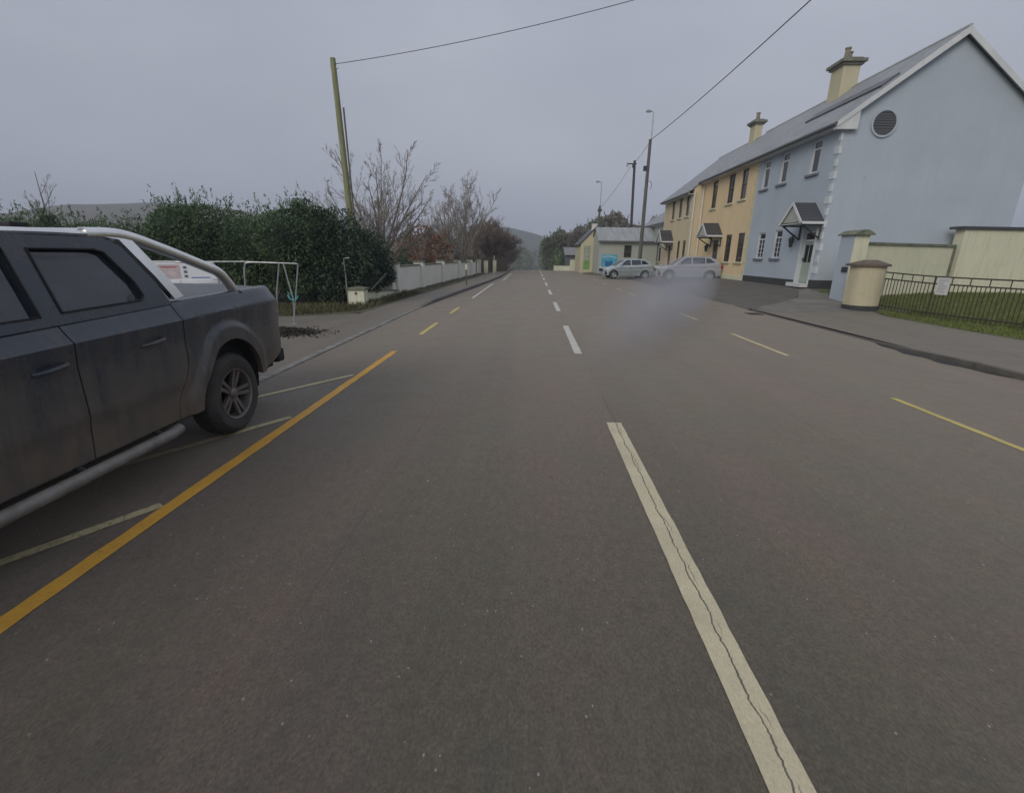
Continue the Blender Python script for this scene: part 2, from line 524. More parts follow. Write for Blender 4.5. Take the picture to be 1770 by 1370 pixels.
M['grassd'] = leaf_mat('rough_grass_blades', (0.09, 0.10, 0.035), (0.10, 0.085, 0.045), (0.17, 0.15, 0.08), 1.4)
M['white_line'] = paint_marking('cracked_cream_line', (0.62, 0.55, 0.36), 0.2, 0.012)
M['white_far'] = paint_marking('white_line', (0.62, 0.59, 0.50), 0.3)
M['yellow_line'] = paint_marking('yellow_line', (0.68, 0.36, 0.045), 0.42)
M['pale_yellow'] = paint_marking('pale_yellow_line', (0.62, 0.50, 0.15), 0.3)
M['cream_line'] = paint_marking('pale_cream_line', (0.66, 0.56, 0.29), 0.3)
M['hatch'] = paint_marking('worn_cream_line', (0.52, 0.44, 0.25), 0.7)
M['blue_r'] = render_mat('pale_blue_render', (0.455, 0.51, 0.56), (0.37, 0.45, 0.45), .5)
M['yel_r'] = render_mat('yellow_render', (0.78, 0.61, 0.36), (0.56, 0.48, 0.26), .5)
M['yel_r2'] = render_mat('buff_render', (0.66, 0.55, 0.36), (0.48, 0.42, 0.26), .4)
M['cream_r'] = render_mat('cream_render', (0.70, 0.68, 0.50), (0.42, 0.45, 0.28), .8, 1.6)
M['cream2'] = render_mat('chimney_render', (0.58, 0.53, 0.36), (0.40, 0.37, 0.20), .6, 1.6)
M['tan_r'] = render_mat('tan_render', (0.56, 0.50, 0.34), (0.40, 0.38, 0.20), .8, 2.6)
M['white_r'] = render_mat('white_render', (0.84, 0.82, 0.73), (0.52, 0.53, 0.42), .45, 1.5)
M['white_y'] = render_mat('mossy_white_render', (0.76, 0.75, 0.58), (0.33, 0.35, 0.15), .7, 2.5)
M['grey_r'] = render_mat('grey_render', (0.42, 0.44, 0.38), (0.33, 0.36, 0.28), .5)
M['trim'] = mat('white_trim', (0.66, 0.67, 0.66), 0.55, var=.15, vscale=2)
M['quoin'] = mat('quoin_paint', (0.64, 0.68, 0.68), 0.8, var=.2, vscale=5)
M['yquoin'] = mat('cream_quoin_paint', (0.62, 0.60, 0.40), 0.8, var=.2, vscale=5)
M['slate'] = slate_mat('slate_roof', (0.20, 0.205, 0.21), (0.31, 0.32, 0.32))
M['slate_d'] = slate_mat('dark_slate', (0.045, 0.045, 0.05), (0.075, 0.072, 0.078))
M['fascia'] = mat('pale_fascia', (0.45, 0.47, 0.44), 0.6, var=.2, vscale=3)
M['gutter'] = mat('dark_gutter', (0.10, 0.105, 0.11), 0.5)
M['plinth'] = mat('dark_plinth', (0.05, 0.052, 0.05), 0.8, var=.3)
M['glass'] = mat('window_glass', (0.035, 0.04, 0.045), 0.06, spec=0.6, var=.4, vscale=2.5)
M['tint'] = mat('tinted_car_glass', (0.030, 0.038, 0.050), 0.05, spec=0.9, col2=(0.010, 0.013, 0.018), vscale=2.2, bump=.25, bscale=1.6)
M['brown'] = mat('brown_frame', (0.10, 0.065, 0.04), 0.5, var=.2)
M['curtain'] = mat('curtain', (0.30, 0.28, 0.25), 0.9, var=.4, stretch=(12, 12, 1), vscale=2)
M['sage'] = mat('sage_door', (0.36, 0.42, 0.34), 0.45, var=.1)
M['iron'] = mat('black_iron', (0.035, 0.037, 0.04), 0.5)
M['rust'] = mat('olive_iron', (0.060, 0.047, 0.028), 0.7, var=.4, vscale=9)
M['stonecap'] = mat('brown_cap_stone', (0.16, 0.125, 0.09), 0.9, var=.4, vscale=6, bump=.4)
M['coping'] = mat('mossy_coping', (0.20, 0.21, 0.15), 0.9, col2=(0.10, 0.115, 0.07), vscale=4, bump=.4)
M['chimcap'] = mat('chimney_cap', (0.22, 0.22, 0.17), 0.9, var=.4, vscale=5, bump=.4)
M['pot'] = mat('chimney_pot', (0.28, 0.24, 0.17), 0.8, var=.3)
M['pole'] = mat('green_tinged_pole', (0.30, 0.32, 0.15), 0.85, col2=(0.19, 0.19, 0.10), vscale=3, stretch=(4, 4, .5), bump=.5)
M['pole2'] = mat('weathered_pole', (0.14, 0.14, 0.12), 0.85, col2=(0.08, 0.08, 0.075), vscale=3, stretch=(4, 4, .5), bump=.5)
M['polefar'] = mat('dark_pole', (0.06, 0.06, 0.06), 0.85, var=.3)
M['galv'] = mat('galvanised_steel', (0.42, 0.44, 0.44), 0.45, metal=0.6, var=.3, vscale=7)
M['wire'] = mat('cable_black', (0.06, 0.06, 0.065), 0.6)
M['cyan'] = mat('turquoise_cord', (0.08, 0.38, 0.36), 0.7)
M['hedge'] = leaf_mat('cypress_leaf', (0.040, 0.080, 0.040), (0.085, 0.14, 0.055), (0.19, 0.24, 0.09), .6)
M['hedge2'] = leaf_mat('laurel_leaf', (0.025, 0.048, 0.027), (0.04, 0.075, 0.032), (0.10, 0.14, 0.10), 1.2)
M['bark'] = mat('bark', (0.25, 0.22, 0.18), 0.9, var=.35, vscale=5)
M['barkg'] = mat('mossy_bark', (0.16, 0.155, 0.105), 0.9, var=.35, vscale=5)
M['barkr'] = mat('russet_twigs', (0.20, 0.155, 0.125), 0.9, var=.3, vscale=2)
M['beech'] = leaf_mat('beech_leaf', (0.20, 0.09, 0.045), (0.15, 0.075, 0.04), (0.26, 0.14, 0.08), 1)
M['farleaf'] = leaf_mat('far_tree_leaf', (0.12, 0.155, 0.08), (0.17, 0.18, 0.115), (0.24, 0.27, 0.15), .35)
M['farleaf2'] = leaf_mat('far_bare_mass', (0.16, 0.15, 0.12), (0.19, 0.17, 0.14), (0.26, 0.23, 0.19), .35)
M['tyre'] = mat('dusty_tyre', (0.055, 0.052, 0.047), 0.9, var=.35, vscale=6, bump=.3, bscale=50)
M['rim'] = mat('dusty_alloy', (0.22, 0.20, 0.18), 0.45, metal=.6, var=.3, vscale=9)
M['rimdark'] = mat('rim_recess', (0.012, 0.012, 0.012), 0.8)
M['black'] = mat('black_plastic', (0.02, 0.02, 0.021), 0.7, var=.3)
M['under'] = mat('underbody', (0.012, 0.012, 0.012), 0.95)
M['paint'] = dirty_paint('muddy_dark_paint', (0.030, 0.039, 0.052), (0.150, 0.118, 0.084), .28, 1.18)
M['steel'] = mat('polished_bar', (0.86, 0.86, 0.83), 0.2, metal=.95, var=.1, vscale=4)
M['dsteel'] = mat('dirty_step', (0.27, 0.25, 0.225), 0.55, metal=.4, var=.4, vscale=6)
M['silver'] = mat('silver_paint', (0.42, 0.48, 0.49), 0.3, metal=.35, coat=.4)
M['wpaint'] = mat('white_paint', (0.66, 0.66, 0.65), 0.35, coat=.3)
M['spaint'] = mat('pale_paint', (0.34, 0.35, 0.37), 0.35, coat=.3)
M['red'] = mat('tail_lamp', (0.30, 0.02, 0.02), 0.25)
M['lamp'] = mat('headlamp_glass', (0.55, 0.57, 0.58), 0.12)
M['plate'] = mat('plate', (0.6, 0.6, 0.56), 0.5)

# ------------------------------------------------------------------ terrain
def sm(t):
    t = np.clip(t, 0, 1); return t * t * (3 - 2 * t)
def T(X, Y):
    X = np.asarray(X, float); Y = np.asarray(Y, float)
    z = np.where(X > 7.5, 0.03 + 0.44 * sm((X - 7.5) / 4.5) * sm((Y - 13.8) / 7.5) * (1 - 0.3 * sm((Y - 38) / 10)), 0.0)
    z = z + 0.0 * sm((-X - 3.7) / 3) * sm((Y - 10) / 6)
    z = z + np.where(X > 5, 0.25 * sm((X - 5) / 3) * sm((Y - 41) / 5), 0) * np.where(X < 12, 1, 1)
    z = z - 0.035 * np.clip(Y - 57, 0, 190)
    return z
def Tz(x, y): return float(T(x, y))

def ground():
    xs = np.concatenate([[-900, -500, -250, -120, -70, -45], np.arange(-32, 30, .5), [30, 40, 60, 100, 200, 450, 900]])
    ys = np.concatenate([[-60, -35], np.arange(-22, 62, .5), np.arange(62, 130, 6), [150, 200, 247, 350, 600, 1000]])
    XX, YY = np.meshgrid(xs, ys)
    ZZ = T(XX, YY) - 0.035
    V = np.stack([XX, YY, ZZ], -1).reshape(-1, 3)
    c = len(xs)
    Fc = [(i * c + j, i * c + j + 1, (i + 1) * c + j + 1, (i + 1) * c + j) for i in range(len(ys) - 1) for j in range(c - 1)]
    return tag(link_mesh('ground', V, Fc, M['ground'], smooth=True), kind='structure')

def sheet(name, xl, xr, y0, y1, dz, m, dy=.5, nx=12, kind='structure'):
    ys = []
    y = y0
    while y < y1 - 1e-6:
        ys.append(y); y += dy if y < 62 else 6
    ys.append(y1)
    rows = []
    for y in ys:
        a = xl(y); b = xr(y)
        rows.append([(a + (b - a) * k / nx, y, Tz(a + (b - a) * k / nx, y) + dz) for k in range(nx + 1)])
    mb = MB().grid(rows)
    o = mb.build(name, m, smooth=True, recalc=False)
    return tag(o, kind=kind)

KL = [(-30, -3.64), (14, -3.64), (17, -3.55), (20, -3.35), (25, -3.05), (31, -2.7), (38, -2.45), (60, -2.4), (400, -2.4)]
KR = [(-30, 7.35), (15, 7.40), (18, 7.5), (42, 7.5), (43.5, 6.2), (46, 5.2), (60, 4.9), (400, 4.9)]
kl = lambda y: interp(y, KL)
kr = lambda y: interp(y, KR)
ground()
sheet('road', kl, kr, -20, 250, 0.0, M['road'], nx=24)
sheet('forecourt', lambda y: kr(y) + 0.0, lambda y: 12.0 if y > 21 else (interp(y, [(16.6, 7.6), (19, 10.3), (21, 12.0)])), 16.6, 43, -0.002, M['fore'], dy=.25)
sheet('pavement', lambda y: 7.55, lambda y: interp(y, [(-20, 11.9), (9, 11.3), (12, 11.1), (15, 10.9), (16.6, 11.3)]), -20, 16.6, 0.004, M['pave'])
sheet('apron', lambda y: interp(y, [(15.6, 7.6), (17, 7.9), (19.0, 10.4), (20.5, 11.2), (21.3, 11.9)]), lambda y: 12.6, 15.8, 21.4, 0.010, M['concrete'], dy=.25)
sheet('pavement_left', lambda y: interp(y, [(-20, -9.5), (10.5, -9.2), (12.5, -7.4), (13.5, -5.0), (18, -4.95), (24, -4.7), (45, -4.1)]), lambda y: kl(y) - .14, -20, 70, 0.006, M['pave'])

def kerb(name, line, y0, y1, w, h, m, side=1, dy=.9, gap=.008):
    mb = MB()
    y = y0
    while y < y1:
        yb = min(y + dy, y1)
        xa, xb = line(y), line(yb)
        za, zb = Tz(xa, y), Tz(xb, yb)
        ha = h(y) if callable(h) else h
        hb = h(yb) if callable(h) else h
        V = []
        for (xx, yy, zz, hh) in ((xa, y + gap, za, ha), (xb, yb - gap, zb, hb)):
            V += [(xx, yy, zz - .03), (xx + side * .012, yy, zz + hh), (xx + side * w, yy, zz + hh), (xx + side * w, yy, zz - .03)]
        mb.add(V, [(0, 1, 5, 4), (1, 2, 6, 5), (2, 3, 7, 6), (0, 3, 2, 1), (4, 5, 6, 7)])
        y = yb
    return tag(mb.build(name, m), kind='structure')
kerb('kerb', kl, -20, 15.4, .14, .018, M['kerb'], -1)
kerb('kerb', kl, 15.4, 60, .14, lambda y: interp(y, [(15.4, .02), (17, .10), (26, .12), (60, .10)]), M['dkerb'], -1)
kerb('kerb', kr, -20, 16.4, .13, lambda y: interp(y, [(-20, .09), (8, .085), (9.6, .03), (11, .008), (16, .006)]), M['kerbr'], 1)

# ---- road markings
def marking(y0, y1, x, w, m, name='road_marking', dz=.004):
    rows = []
    n = max(2, int((y1 - y0) / .15) + 1)
    for i in range(n + 1):
        y = y0 + (y1 - y0) * i / n
        xx = x(y) if callable(x) else x
        e1 = random.uniform(-.006, .006); e2 = random.uniform(-.006, .006)
        rows.append([(xx - w / 2 + e1, y, Tz(xx, y) + dz), (xx + w / 2 + e2, y, Tz(xx, y) + dz)])
    return tag(MB().grid(rows).build(name, m, recalc=False), kind='structure')
random.seed(3)
def cline():
    # near dash has its own mesh so the long crack runs down it
    rows = []
    for i in range(61):
        y = -1.4 + i / 60 * (4.72 + 1.4)
        rows.append([(-.078 + random.uniform(-.003, .003), y, .0045), (.078 + random.uniform(-.003, .003), y, .0045)])
    o = MB().grid(rows).build('road_marking', M['white_line'], recalc=False)
    o.location.x = .908
    tag(o, kind='structure')
cline()
for (a, b) in ((8.35, 11.87), (15.05, 18.05), (21.6, 24.6), (28.0, 31.2), (34.6, 37.6), (41.0, 44.0), (47.5, 50.5), (54, 57)):
    marking(a, b, .87, .14, M['white_far'])
marking(-6, 8.23, -2.46, .11, M['yellow_line'])
for (a, b) in ((10.1, 11.94), (13.92, 15.7)):
    marking(a, b, -2.42, .10, M['pale_yellow'])
marking(19.2, 29.3, -2.40, .10, M['white_far'])
marking(33, 46, -2.0, .10, M['white_far'])
marking(1.2, 5.94, 4.68, .085, M['pale_yellow'])
marking(8.58, 11.1, 4.71, .085, M['cream_line'])
for (a, b) in ((13.5, 15.2), (17.6, 19.4), (21.6, 23.2), (25.2, 27.0), (30.4, 32.0), (35, 37), (41, 43)):
    marking(a, b, 4.72, .085, M['cream_line'])
def hatch(x0, y0, x1, y1, w=.08):
    a = Vector((x0, y0)); b = Vector((x1, y1)); d = (b - a).normalized(); n = Vector((-d.y, d.x)) * w / 2
    rows = []
    for i in range(13):
        p = a.lerp(b, i / 12)
        rows.append([(p.x + n.x, p.y + n.y, .005), (p.x - n.x, p.y - n.y, .005)])
    tag(MB().grid(rows).build('bay_marking', M['hatch'], recalc=False), kind='structure')
hatch(-3.55, 4.92, -2.56, 6.46)
hatch(-3.55, 3.03, -2.55, 4.62)
hatch(-3.55, 1.16, -2.54, 2.78)
hatch(-4.06, 6.9, -3.70, 6.98, .06)
rows = []

# ------------------------------------------------------------------ hills and far background
def hill(name, cx, cy, rx, ry, h, m, seed=0, n=70, rough=.12, base=-8):
    rng = np.random.RandomState(seed)
    ph = rng.rand(10, 2) * 6.28
    xs = np.linspace(-1, 1, n); V = []; Fc = []
    for j in range(n):
        for i in range(n):
            x, y = xs[i], xs[j]
            d = math.hypot(x, y)
            z = h * max(0, math.cos(min(d, 1) * PI / 2)) ** 1.1
            k = 0
            for q in range(10):
                f = 2.2 * 1.5 ** q
                k += math.sin(x * f * 1.3 + ph[q, 0]) * math.sin(y * f + ph[q, 1]) / (1.5 ** q)
            V.append((cx + x * rx, cy + y * ry, base + z * (1 + rough * k)))
    Fc = [(j * n + i, j * n + i + 1, (j + 1) * n + i + 1, (j + 1) * n + i) for j in range(n - 1) for i in range(n - 1)]
    return tag(link_mesh(name, V, Fc, m, smooth=True), kind='structure')
M['hillm'] = mat('hill_woodland', (0.075, 0.085, 0.06), 1, col2=(0.045, 0.058, 0.04), vscale=.12, detail=8, bump=1, bscale=.6)
M['hillb'] = mat('hill_heather', (0.12, 0.105, 0.085), 1, col2=(0.09, 0.09, 0.06), vscale=.05, detail=8)
hill('hills', -85, 620, 190, 160, 44, M['hillm'], 1, base=-9)
hill('hills', -262, 340, 190, 120, 43, M['hillb'], 5, rough=.05)
hill('hills', 230, 700, 240, 160, 38, M['hillm'], 2)

# ------------------------------------------------------------------ foliage builders
def leaf_quads(P, Nn, L, W, rng, droop=0.0):
    """P (n,3) centres, Nn (n,3) main direction, returns (n,4,3)"""
    n = len(P)
    d = Nn + rng.normal(0, .45, (n, 3)); d[:, 2] -= droop
    d /= np.linalg.norm(d, axis=1, keepdims=True)
    r = rng.normal(0, 1, (n, 3))
    s = np.cross(d, r); s /= np.linalg.norm(s, axis=1, keepdims=True) + 1e-9
    l = (L * rng.uniform(.6, 1.4, n))[:, None]; w = (W * rng.uniform(.6, 1.4, n))[:, None]
    a = P - d * l * .5
    q = np.stack([a, P + s * w * .5, P + d * l * .5, P - s * w * .5], 1)
    return q

def blob_points(n, c, rad, rng, shell=.55):
    u = rng.normal(0, 1, (n, 3)); u /= np.linalg.norm(u, axis=1, keepdims=True)
    r = 1 - shell * rng.rand(n) ** 1.8
    return np.array(c) + u * r[:, None] * np.array(rad), u

def bush_mesh(name, blobs, m, dens, L, W, seed, parent=None, droop=0, sprays=0, spray_len=.5):
    rng = np.random.RandomState(seed)
    Q = []
    for (c, rad) in blobs:
        area = 4 * PI * ((rad[0] * rad[1]) ** 1.6 / 3 + (rad[0] * rad[2]) ** 1.6 / 3 + (rad[1] * rad[2]) ** 1.6 / 3) ** (1 / 1.6)
        n = int(area * dens)
        P, U = blob_points(n, c, rad, rng, .35)
        # clump displacement
        k = np.sin(P[:, 0] * 4.1 + c[0]) * np.sin(P[:, 1] * 3.7) * np.sin(P[:, 2] * 4.6 + c[2])
        P = P + U * (k * .26 * min(rad))[:, None]
        Q.append(leaf_quads(P, U, L, W, rng, droop))
        for _ in range(int(sprays * area)):
            u = rng.normal(0, 1, 3); u[2] = abs(u[2]) * .9 + .15; u /= np.linalg.norm(u)
            p0 = np.array(c) + u * np.array(rad) * .9
            ln = spray_len * rng.uniform(.4, 1.3)
            d = u * .6 + np.array([0, 0, .7]) + rng.normal(0, .2, 3); d /= np.linalg.norm(d)
            t = rng.rand(22)
            PP = p0 + d * (t * ln)[:, None] + rng.normal(0, 1, (22, 3)) * (.09 * (1.1 - t))[:, None]
            Q.append(leaf_quads(PP, np.tile(d, (22, 1)), L * .9, W * .8, rng, 0))
    Q = np.concatenate(Q)
    Q = Q[Q[:, :, 2].min(1) > -0.02]
    return quads_mesh(name, Q, m, parent)

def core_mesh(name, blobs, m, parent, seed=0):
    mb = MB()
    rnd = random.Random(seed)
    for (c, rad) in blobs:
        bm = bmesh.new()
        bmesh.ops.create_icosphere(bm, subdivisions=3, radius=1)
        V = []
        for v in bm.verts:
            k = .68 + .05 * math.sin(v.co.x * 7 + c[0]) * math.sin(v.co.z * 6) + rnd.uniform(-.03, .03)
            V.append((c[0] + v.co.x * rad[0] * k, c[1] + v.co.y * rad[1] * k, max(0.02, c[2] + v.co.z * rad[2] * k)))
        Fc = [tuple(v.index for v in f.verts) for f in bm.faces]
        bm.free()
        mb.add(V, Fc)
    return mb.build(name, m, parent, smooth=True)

def tree_tubes(segs, nside=4):
    """segs: list of (p0,p1,r0,r1) -> quads array"""
    A = np.array([s[0] for s in segs], float); B = np.array([s[1] for s in segs], float)
    r0 = np.array([s[2] for s in segs])[:, None]; r1 = np.array([s[3] for s in segs])[:, None]
    d = B - A; d /= np.linalg.norm(d, axis=1, keepdims=True) + 1e-9
    up = np.where(np.abs(d[:, 2:3]) < .9, np.array([[0, 0, 1.]]), np.array([[1., 0, 0]]))
    a = np.cross(d, up); a /= np.linalg.norm(a, axis=1, keepdims=True); b = np.cross(a, d)
    Q = []
    for k in range(nside):
        t0 = 2 * PI * k / nside; t1 = 2 * PI * (k + 1) / nside
        u0 = a * math.cos(t0) + b * math.sin(t0); u1 = a * math.cos(t1) + b * math.sin(t1)
        Q.append(np.stack([A + u0 * r0, A + u1 * r0, B + u1 * r1, B + u0 * r1], 1))
    return np.concatenate(Q)

def bare_tree(name, loc, H, spread, seed, label, cat='tree', group=None, m='bark', trunks=1, first=.22, levels=5, twig=.012, upw=.55, r0=.16, ang=.5, kids=(3, 5), twigmat=None, lenr=(.55,.8)):
    rnd = random.Random(seed)
    root = empty(name, loc, 0, label, cat, group)
    big = []; small = []
    def grow(p, d, L, r, lv):
        n = 3 if lv < levels else 2
        for i in range(n):
            q = p + d * (L / n)
            r2 = max(twig * .6, r * (1 - .38 / n))
            (big if lv <= 1 else small).append((tuple(p), tuple(q), r, r2))
            if lv < levels:
                for _ in range(rnd.randint(*kids) if (lv > 0 or i > 0) else 0):
                    if rnd.random() < .75:
                        ax = Vector((rnd.gauss(0, 1), rnd.gauss(0, 1), rnd.gauss(0, .4)))
                        ax = (ax - d * ax.dot(d)).normalized()
                        nd = (d * (1 - ang) + ax * ang * rnd.uniform(.7, 1.3) + Vector((0, 0, upw * .25))).normalized()
                        nd = Vector((nd.x * spread, nd.y * spread, nd.z)).normalized()
                        grow(p.lerp(q, rnd.random()), nd, L * rnd.uniform(*lenr), max(twig, r2 * .5), lv + 1)
            p = q; r = r2
            d = (d + Vector((rnd.gauss(0, .09), rnd.gauss(0, .09), upw * .06))).normalized()
    for k in range(trunks):
        a = 2 * PI * k / trunks + rnd.random()
        lean = 0.03 if trunks == 1 else .28
        d = Vector((math.cos(a) * lean, math.sin(a) * lean, 1)).normalized()
        grow(Vector((math.cos(a) * .15 * (trunks > 1), math.sin(a) * .15 * (trunks > 1), 0)), d, H * .62, r0 / (1 if trunks == 1 else 1.5), 0)
    # rescale to wanted height
    mxz = max(s[1][2] for s in small + big)
    f = H / mxz
    sc_ = lambda S: [((a[0] * f, a[1] * f, a[2] * f), (b[0] * f, b[1] * f, b[2] * f), c, d) for a, b, c, d in S]
    quads_mesh('trunk', tree_tubes(sc_(big), 7), M[m], root)
    quads_mesh('crown', tree_tubes(sc_(small), 3), M[twigmat or m], root)
    return root

def fan_tree(name, loc, H, Wd, seed, label, nl=10, base=.12, m='bark', r0=.13, twig=.008, nsub=9, ns2=5, ns3=3, group=None, tilt=1.0, trunk=False):
    """bare crown of long diverging limbs, each with alternate side branches and fine twigs"""
    rng = np.random.RandomState(seed)
    root = empty(name, loc, 0, label, 'tree', group)
    big = []; small = []
    nrm = lambda v: v / (np.linalg.norm(v) + 1e-9)
    def bough(p, d, L, r, lv, bend):
        n = 5 if lv == 0 else (3 if lv < 3 else 2)
        pts = [p]; dirs = []
        for i in range(n):
            d = nrm(d + np.array([0, 0, bend / n]) + rng.normal(0, .07, 3))
            q = pts[-1] + d * L / n
            ra = r * (1 - .8 * i / n); rb = r * (1 - .8 * (i + 1) / n)
            (big if lv == 0 else small).append((tuple(pts[-1]), tuple(q), max(twig * .6, ra), max(twig * .5, rb)))
            pts.append(q); dirs.append(d)
        if lv >= 3: return
        k = (nsub, ns2, ns3)[lv]
        for j in range(k):
            t = rng.uniform(.22 if lv == 0 else .12, 1.0) * n
            i = min(n - 1, int(t)); f = t - i
            a = pts[i] * (1 - f) + pts[i + 1] * f
            dd = dirs[i]
            side = nrm(np.cross(dd, rng.normal(0, 1, 3)))
            nd = nrm(dd * math.cos(.62) + side * math.sin(.62) * rng.uniform(.7, 1.25) + np.array([0, 0, .12]))
            ll = L * (.50, .50, .55)[lv] * rng.uniform(.45, 1.1) * (1.2 - .85 * t / n)
            bough(a, nd, ll, max(twig, r * (1 - .75 * t / n) * .5), lv + 1, .12)
    z0 = base * H
    if trunk:
        big.append(((0, 0, -.2), (0.02, 0, z0), r0 * 1.35, r0 * 1.1))
        big.append(((0.02, 0, z0), (.05, .03, H * .62), r0 * 1.1, r0 * .5)); big.append(((.05, .03, H * .62), (.0, .05, H * .93), r0 * .5, .012))
        for j in range(nl):
            t = rng.uniform(0, .9); z = z0 + (H * .9 - z0) * t
            az = rng.uniform(0, 6.28); ti = (1.0 - .45 * t) * tilt
            d = np.array([math.cos(az) * math.sin(ti), math.sin(az) * math.sin(ti), math.cos(ti)])
            bough(np.array([.02, 0, z]), d, max(H * .14, Wd * (1.35 - .85 * t) * rng.uniform(.8, 1.15)), r0 * .42 * (1.1 - .6 * t), 0, .5)
    else:
        big.append(((0, 0, -.2), (0, 0, z0), r0 * 1.5, r0 * 1.3))
        for j in range(nl):
            az = 6.28 * j / nl + rng.uniform(-.3, .3)
            ti = tilt * (.12 + .95 * ((j * 7) % nl) / nl)
            d = np.array([math.cos(az) * math.sin(ti), math.sin(az) * math.sin(ti), math.cos(ti)])
            L = (H - z0) * (1 - .28 * min(1, ti)) * rng.uniform(.85, 1.05)
            L = min(L, Wd * 1.25 / max(.2, math.sin(ti)))
            bough(np.array([0, 0, z0 * rng.uniform(.6, 1)]), d, L, r0 * rng.uniform(.55, .9), 0, .35)
    f = H / max(q_[1][2] for q_ in small + big)
    S_ = lambda A_: [(tuple(v * f for v in a), tuple(v * f for v in b), c, d) for a, b, c, d in A_]
    quads_mesh('trunk', tree_tubes(S_(big), 6), M[m], root)
    quads_mesh('crown', tree_tubes(S_(small), 3), M[m], root)
    return root

# ------------------------------------------------------------------ hedge and shrubs on the left
rng0 = random.Random(11)
def hedge_thing(name, loc, blobs, m, label, cat, seed, dens=230, L=.11, W=.036, sprays=1.1, spray_len=.45, group=None, droop=.3):
    root = empty(name, loc, 0, label, cat, group)
    bush_mesh('foliage', blobs, M[m], dens, L, W, seed, root, droop, sprays, spray_len)
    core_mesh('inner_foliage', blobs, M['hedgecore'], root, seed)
    return root
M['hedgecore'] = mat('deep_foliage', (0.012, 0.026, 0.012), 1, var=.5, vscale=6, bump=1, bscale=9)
blobs = []
for i in range(15):
    x = -7.9 - i * 1.55
    h = .93 * interp(x, [(-30, 2.5), (-17, 2.75), (-14.8, 2.45), (-12.5, 2.45), (-11.2, 3.2), (-8, 3.15)]) + rng0.uniform(-.2, .2)
    blobs.append(((x + rng0.uniform(-.2, .2), 16.6 + rng0.uniform(-.3, .3), h * .5), (1.35, 1.7, h * .52)))
    if i % 2 == 0:
        blobs.append(((x + rng0.uniform(-.6, .6), 15.6, h * .68), (1.0, .9, h * .3)))
    if i % 3 == 0:
        blobs.append(((x + rng0.uniform(-.4, .4), 16.6, h * .98), (.32, .35, rng0.uniform(.35, .75))))
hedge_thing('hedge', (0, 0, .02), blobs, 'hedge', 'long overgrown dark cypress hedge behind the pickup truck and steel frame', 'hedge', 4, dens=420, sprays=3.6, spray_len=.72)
blobs = [((0, 0, 1.35), (1.45, 1.9, 1.6)), ((.5, -.9, 1.1), (1.15, 1.1, 1.25)), ((-.5, -.7, 2.1), (1.3, 1.2, 1.1)), ((.35, 1.8, 1.2), (1.1, 1.8, 1.25)), ((.9, -.2, .6), (.75, .9, .6)), ((.9, 2.4, .75), (.55, .9, .5))]
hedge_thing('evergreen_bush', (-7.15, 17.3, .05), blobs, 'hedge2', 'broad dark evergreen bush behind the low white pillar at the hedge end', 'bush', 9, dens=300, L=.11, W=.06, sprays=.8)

# upright shoots above the hedge (same hedge thing would hide them, they are birches further back)
fan_tree('bare_sapling', (-22.5, 22, 0), 5.0, 1.4, 31, 'thin bare sapling sticking up behind the left end of the cypress hedge', nl=7, base=.4, r0=.05, twig=.008, nsub=5, ns2=3, ns3=2, trunk=True)

# bare trees
fan_tree('bare_tree', (-9.45, 30, 0), 8.4, 3.4, 5, 'large bare branching tree just right of the leaning wooden pole', nl=17, base=.12, r0=.10, twig=.0105, nsub=14, ns2=7, ns3=4, tilt=1.15)
fan_tree('bare_tree', (-6.0, 42, 0), 8.7, 2.6, 21, 'tall narrow bare tree behind the white panelled wall', nl=13, base=.16, r0=.10, twig=.012, nsub=12, ns2=6, ns3=4, tilt=.85)
fan_tree('bare_tree', (-8.5, 48, 0), 7.2, 3.0, 15, 'bare tree half hidden between the large branching tree and the tall narrow tree', nl=13, base=.14, r0=.08, twig=.012, nsub=10, ns2=6, ns3=4, tilt=.95)
bare_tree('bare_tree', (-4.75, 54, 0), 5.9, .8, 18, 'low dense twiggy brown tree by the far end of the white wall', m='barkg', twigmat='barkr', r0=.13, levels=5, twig=.016, ang=.45, trunks=3, kids=(2, 3))
for i, (x, y, h, lab) in enumerate(((-5.3, 64, 6.2, 'brown bare roadside tree just past the low dense twiggy tree'),
                                    (-5.0, 76, 6.6, 'brown bare roadside tree, second past the low dense twiggy tree'),
                                    (-4.6, 92, 6.9, 'farthest brown bare roadside tree before the road dips'))):
    bare_tree('bare_tree', (x, y, Tz(x, y)), h, .85, 40 + i, lab, group='bare trees lining the left of the road', m='barkr', r0=.14, levels=4, twig=.026, ang=.42, trunks=2, kids=(2, 4))
# russet beech shrub
root = empty('russet_shrub', (-9.0, 39, .1), 0, 'russet leaved shrub standing behind the white panelled wall', 'shrub')
blobs = [((0, 0, 2.0), (1.5, 1.2, 1.75)), ((1.3, .3, 1.6), (1.1, 1, 1.5)), ((-1.0, 0, 1.6), (1.0, 1, 1.4))]
bush_mesh('foliage', blobs, M['beech'], 46, .17, .1, 3, root, 0, .5, .6)
quads_mesh('stem', tree_tubes([((0, 0, 0), (.2 * math.cos(a) * 3, .6 * math.sin(a), 2.6), .06, .02) for a in np.linspace(0, 6, 9)], 5), M['barkr'], root)
